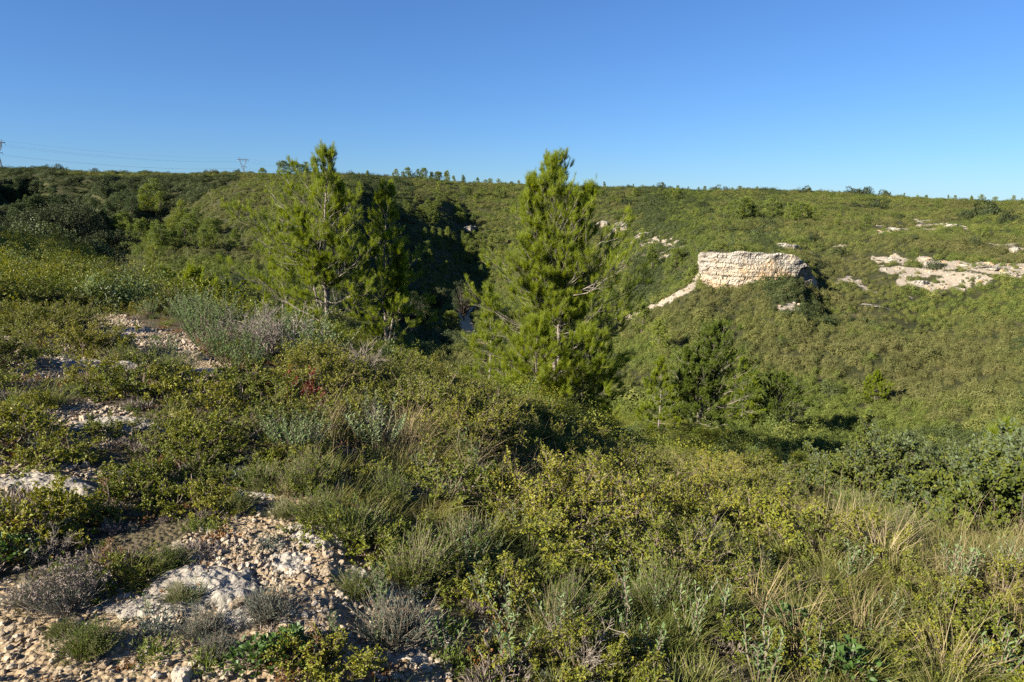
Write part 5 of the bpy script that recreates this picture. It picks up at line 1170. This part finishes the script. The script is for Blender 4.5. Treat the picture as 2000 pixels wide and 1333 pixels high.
# ------------------------------------------------------------------ power line
def bars(mb, segs, r):
    a = np.array([s[0] for s in segs], float); b = np.array([s[1] for s in segs], float)
    tubes(mb, np.stack([a, b], 1), np.full((1, 2), r), 4)
def pylon(label, px, d, top):
    P = at_d(px, d, 335); Hh = float(ray(px, top)[1] * d - P[2])
    body, arm, ins = MB(), MB(), MB(); r = .0050 * Hh
    wst = .58 * Hh; b0, b1 = .085 * Hh, .022 * Hh
    def c4(z, w): return [np.array([sx * w, sy * w, z]) for sx, sy in ((-1, -1), (1, -1), (1, 1), (-1, 1))]
    zs = [0, .16, .30, .42, .51, .58]; rings = [c4(z * Hh, b0 + (b1 - b0) * z / .58) for z in zs]
    sg = []
    for q in range(5):
        for k in range(4):
            sg += [(rings[q][k], rings[q + 1][k]), (rings[q][k], rings[q + 1][(k + 1) % 4]), (rings[q][(k + 1) % 4], rings[q + 1][k]), (rings[q + 1][k], rings[q + 1][(k + 1) % 4])]
    bars(body, sg, r)
    sg = []
    for sx in (-1, 1):                       # forked upper part
        for sy in (-1, 1):
            p0 = np.array([sx * b1, sy * b1, wst]); p1 = np.array([sx * .13 * Hh, sy * .018 * Hh, .74 * Hh]); p2 = np.array([sx * .15 * Hh, sy * .018 * Hh, .90 * Hh])
            q0 = np.array([sx * b1 * .2, sy * b1, wst + .02 * Hh]); q1 = np.array([sx * .10 * Hh, sy * .018 * Hh, .76 * Hh]); q2 = np.array([sx * .115 * Hh, sy * .018 * Hh, .90 * Hh])
            sg += [(p0, p1), (p1, p2), (q0, q1), (q1, q2)]
            for f in (.25, .5, .75, 1): sg.append((p0 + (p1 - p0) * f, q0 + (q1 - q0) * (f - .12)))
            for f in (.3, .6, .9): sg.append((p1 + (p2 - p1) * f, q1 + (q2 - q1) * (f - .2)))
        sg.append((np.array([sx * .15 * Hh, 0, .90 * Hh]), np.array([sx * .155 * Hh, 0, Hh])))
        sg.append((np.array([sx * .115 * Hh, 0, .90 * Hh]), np.array([sx * .155 * Hh, 0, Hh])))
    bars(body, sg, r)
    sg = []; n = 12
    xs = np.linspace(-.24, .24, n + 1) * Hh
    for sy in (-1, 1):
        for k in range(n):
            z0 = (.90 + (.022 if abs(xs[k]) < .16 * Hh else .005)) * Hh; z1 = (.90 + (.022 if abs(xs[k + 1]) < .16 * Hh else .005)) * Hh
            sg += [(np.array([xs[k], sy * .016 * Hh, .885 * Hh]), np.array([xs[k + 1], sy * .016 * Hh, .885 * Hh])), (np.array([xs[k], sy * .016 * Hh, z0]), np.array([xs[k + 1], sy * .016 * Hh, z1])),
                   (np.array([xs[k], sy * .016 * Hh, .885 * Hh]), np.array([xs[k + 1], sy * .016 * Hh, z1]))]
    for sx in (-1, 1):                       # short lower arms at the waist
        sg += [(np.array([sx * b1, 0, .60 * Hh]), np.array([sx * .14 * Hh, 0, .585 * Hh])), (np.array([sx * b1, 0, .555 * Hh]), np.array([sx * .14 * Hh, 0, .585 * Hh]))]
    bars(arm, sg, r)
    hang = [(-.235, .885), (.235, .885), (0, .885), (-.14, .585), (.14, .585)]
    bars(ins, [(np.array([x * Hh, 0, z * Hh]), np.array([x * Hh, 0, (z - .06) * Hh])) for x, z in hang], r * 1.2)
    o = put('power_pylon', [('lattice_body', body.mesh('lattice_body', [M['steel']])), ('crossarm', arm.mesh('crossarm', [M['steel']])), ('insulators', ins.mesh('insulators', [M['wire']]))], P, .35, 1.0, 'pylon', label, 'pylons of the power line')
    c, s = math.cos(.35), math.sin(.35)
    return [P + np.array([x * Hh * c, x * Hh * s, (z - .06) * Hh]) for x, z in hang] + [P + np.array([x * .155 * Hh * c, x * .155 * Hh * s, Hh]) for x in (-1, 1)]
h1 = pylon('lattice power pylon cut by the left edge, largest of the pylons', 0, 1290, 272)
h2 = pylon('forked lattice power pylon small on the skyline left of the pines', 476, 1850, 308)
h3 = pylon('tiny power pylon barely rising over the ridge, third along the line', 755, 2600, 339)
for a, b, nm in ((h1, h2, 'between the left-edge pylon and the forked pylon'), (h2, h3, 'between the forked pylon and the tiny pylon')):
    for k, wd in ((0, 'outer left'), (1, 'outer right'), (3, 'lower left'), (4, 'lower right'), (5, 'topmost')):
        u = np.linspace(0, 1, 40)[:, None]; p = a[k] * (1 - u) + b[k] * u; p[:, 2] -= 9 * 4 * (u * (1 - u))[:, 0]
        mb = MB(); tubes(mb, p[None], np.full((1, 40), .06), 4)
        tag(obj('power_line', mb.mesh('power_line', [M['wire']])), f'{wd} thin power line sagging {nm}', 'wire', 'power lines')

# ------------------------------------------------------------------ grass
gg = np.random.default_rng(67)
TUFT = [tuft(700 + k, n=80, lmin=.07, lmax=.165, lean=.6, dry=.12 + .05 * k, stalks=0).mesh('grass_tuft', [M['grass']]) for k in range(5)]
Pq, bq, dq = polar(42000, 1.0, 18, -50, 100, 1.25, gg)
pxq, pyq, _ = proj(Pq)
azq_ = np.degrees(np.arctan2(Pq[:, 0], Pq[:, 1])); inview = (azq_ > -42) & (azq_ < 42) & (dq > 1.9)
pxq = np.where(inview, pxq, np.where(azq_ > -8, 1500, 200)); pyq = np.where(inview, pyq, 1000)
dens = np.where(pxq > 600 + (1000 - pyq) * .1, .40, .03) * np.where(pyq < 740, .5, 1)
dens = np.where((pxq < 560) & (dq < 3.2), .12, dens)
dens *= sstep(-.45, .15, fbm((Pq[:, 0] * .9 + 5, Pq[:, 1] * .9), 3)) * .85 + .15
kp = (gg.random(len(Pq)) < dens) & (bq < .3); Pq, dq = Pq[kp], dq[kp]
cover('grass', 'fine green and yellowing grass between the bushes', TUFT, Pq, gg.uniform(0, 6.28, len(Pq)), gg.uniform(.7, 1.35, len(Pq)), tilt=.12, g=gg)
SEED = [tuft(720 + k, n=10, R0=.05, lmin=.2, lmax=.48, w=.0016, lean=.35, dry=1, stalks=0).mesh('seed_stalk', [M['straw']]) for k in range(4)]
Ps, bs, ds = polar(2000, 2.0, 15, -42, 42, 1.3, gg); pxs, pys, _ = proj(Ps)
kp = (bs < .35) & (gg.random(len(Ps)) < np.where(pxs > 620, 1, .08)) & (vnoise(Ps[:, 0] * .8, Ps[:, 1] * .8 + 30) > -.35); Ps = Ps[kp]
cover('dry_grass', 'thin straw-coloured seed stalks standing in the grass', SEED, Ps, gg.uniform(0, 6.28, len(Ps)), gg.uniform(.6, 1.15, len(Ps)), tilt=.2, g=gg)
# litter and sprigs on the stony ground
Pl, bl, dl = polar(9000, 1.7, 12, -42, 20, 1.1, gg); kp = gg.random(len(bl)) < np.where(bl > .3, .05, .32); Pl = Pl[kp]
cover('weeds', 'tiny grey and green weeds and dead leaves scattered over the ground', [tuft(740, n=26, R0=.02, lmin=.03, lmax=.10, w=.002, lean=1, dry=.4, stalks=2).mesh('weed_a', [M['grass']]), cushion(741, R0=.06, Hh=.05, n=60, leaf=6, ll=.012, lw=.004)[0].mesh('weed_b', [M['grey_small']]),
      cushion(742, R0=.07, Hh=.05, n=70, leaf=6, ll=.013, lw=.003)[0].mesh('weed_c', [M['thyme']]), cushion(743, R0=.11, Hh=.03, n=40, leaf=4, ll=.014, lw=.009)[0].mesh('weed_d', [M['brown']]), cushion(744, R0=.12, Hh=.04, n=50, leaf=5, ll=.03, lw=.004)[0].mesh('weed_e', [M['dry_head']])], Pl, gg.uniform(0, 6.28, len(Pl)), gg.uniform(.6, 1.6, len(Pl)), g=gg)

# ------------------------------------------------------------------ labels of the repeats: by the nearest landmark, counted from the left
MARKS = [(560,1120,'the gravel clearing'),(120,1150,'the dry lavender'),(60,945,'the wide flat slab'),(190,832,'the small left clearing'),(300,690,'the stony path'),(600,680,'the grey sage thicket'),(815,860,'the bleached straw tufts'),
         (1080,740,'the tall bushy pine'),(640,600,'the pale-trunked pine'),(752,620,'the slim open pine'),(1372,800,'the dark wind-bent pine'),(1800,980,'the holm oak thicket'),(1190,1070,'the tallest sage sprout'),(283,560,'the conical juniper'),
         (1660,1060,'the right straw tufts'),(1000,1250,'the lower grass slope'),(1470,540,'the white cliff'),(910,620,'the ravine road'),(128,450,'the knobbly oak'),(1850,530,'the bare terraces'),(476,325,'the forked pylon'),(560,345,'the hill brow'),
         (1210,445,'the cleft outcrop'),(920,448,'the shaded wall'),(5,300,'the left-edge pylon'),(1848,441,'the high pale ledge'),(1717,760,'the lone slope pine'),(755,345,'the tiny pylon'),(1972,488,'the right-edge ledge'),(1530,482,'the grey knob'),(250,368,'the ridge ledge')]
bins = {}
for (o, ph, px, py) in PENDING:
    m = min(MARKS, key=lambda q: math.hypot(px - q[0], (py - q[1]) * 1.6))
    dx, dy = px - m[0], py - m[1]
    rel = 'left of' if dx < -1.2 * abs(dy) else 'right of' if dx > 1.2 * abs(dy) else 'behind' if dy < 0 else 'in front of'
    if o.name.startswith(('pine_tree', 'oak_bush')): rel = {'behind': 'above', 'in front of': 'below'}.get(rel, rel)
    bins.setdefault((ph, rel, m[2]), []).append((px, o))
for (ph, rel, mk), lst in bins.items():
    lst.sort(key=lambda q: q[0])
    for k, (px, o) in enumerate(lst):
        o['label'] = f'{ph} {rel} {mk}' + (f', {ordinal(k + 1)} from left' if len(lst) > 1 else '')
print('far pines', n_far, 'things', len(PENDING))
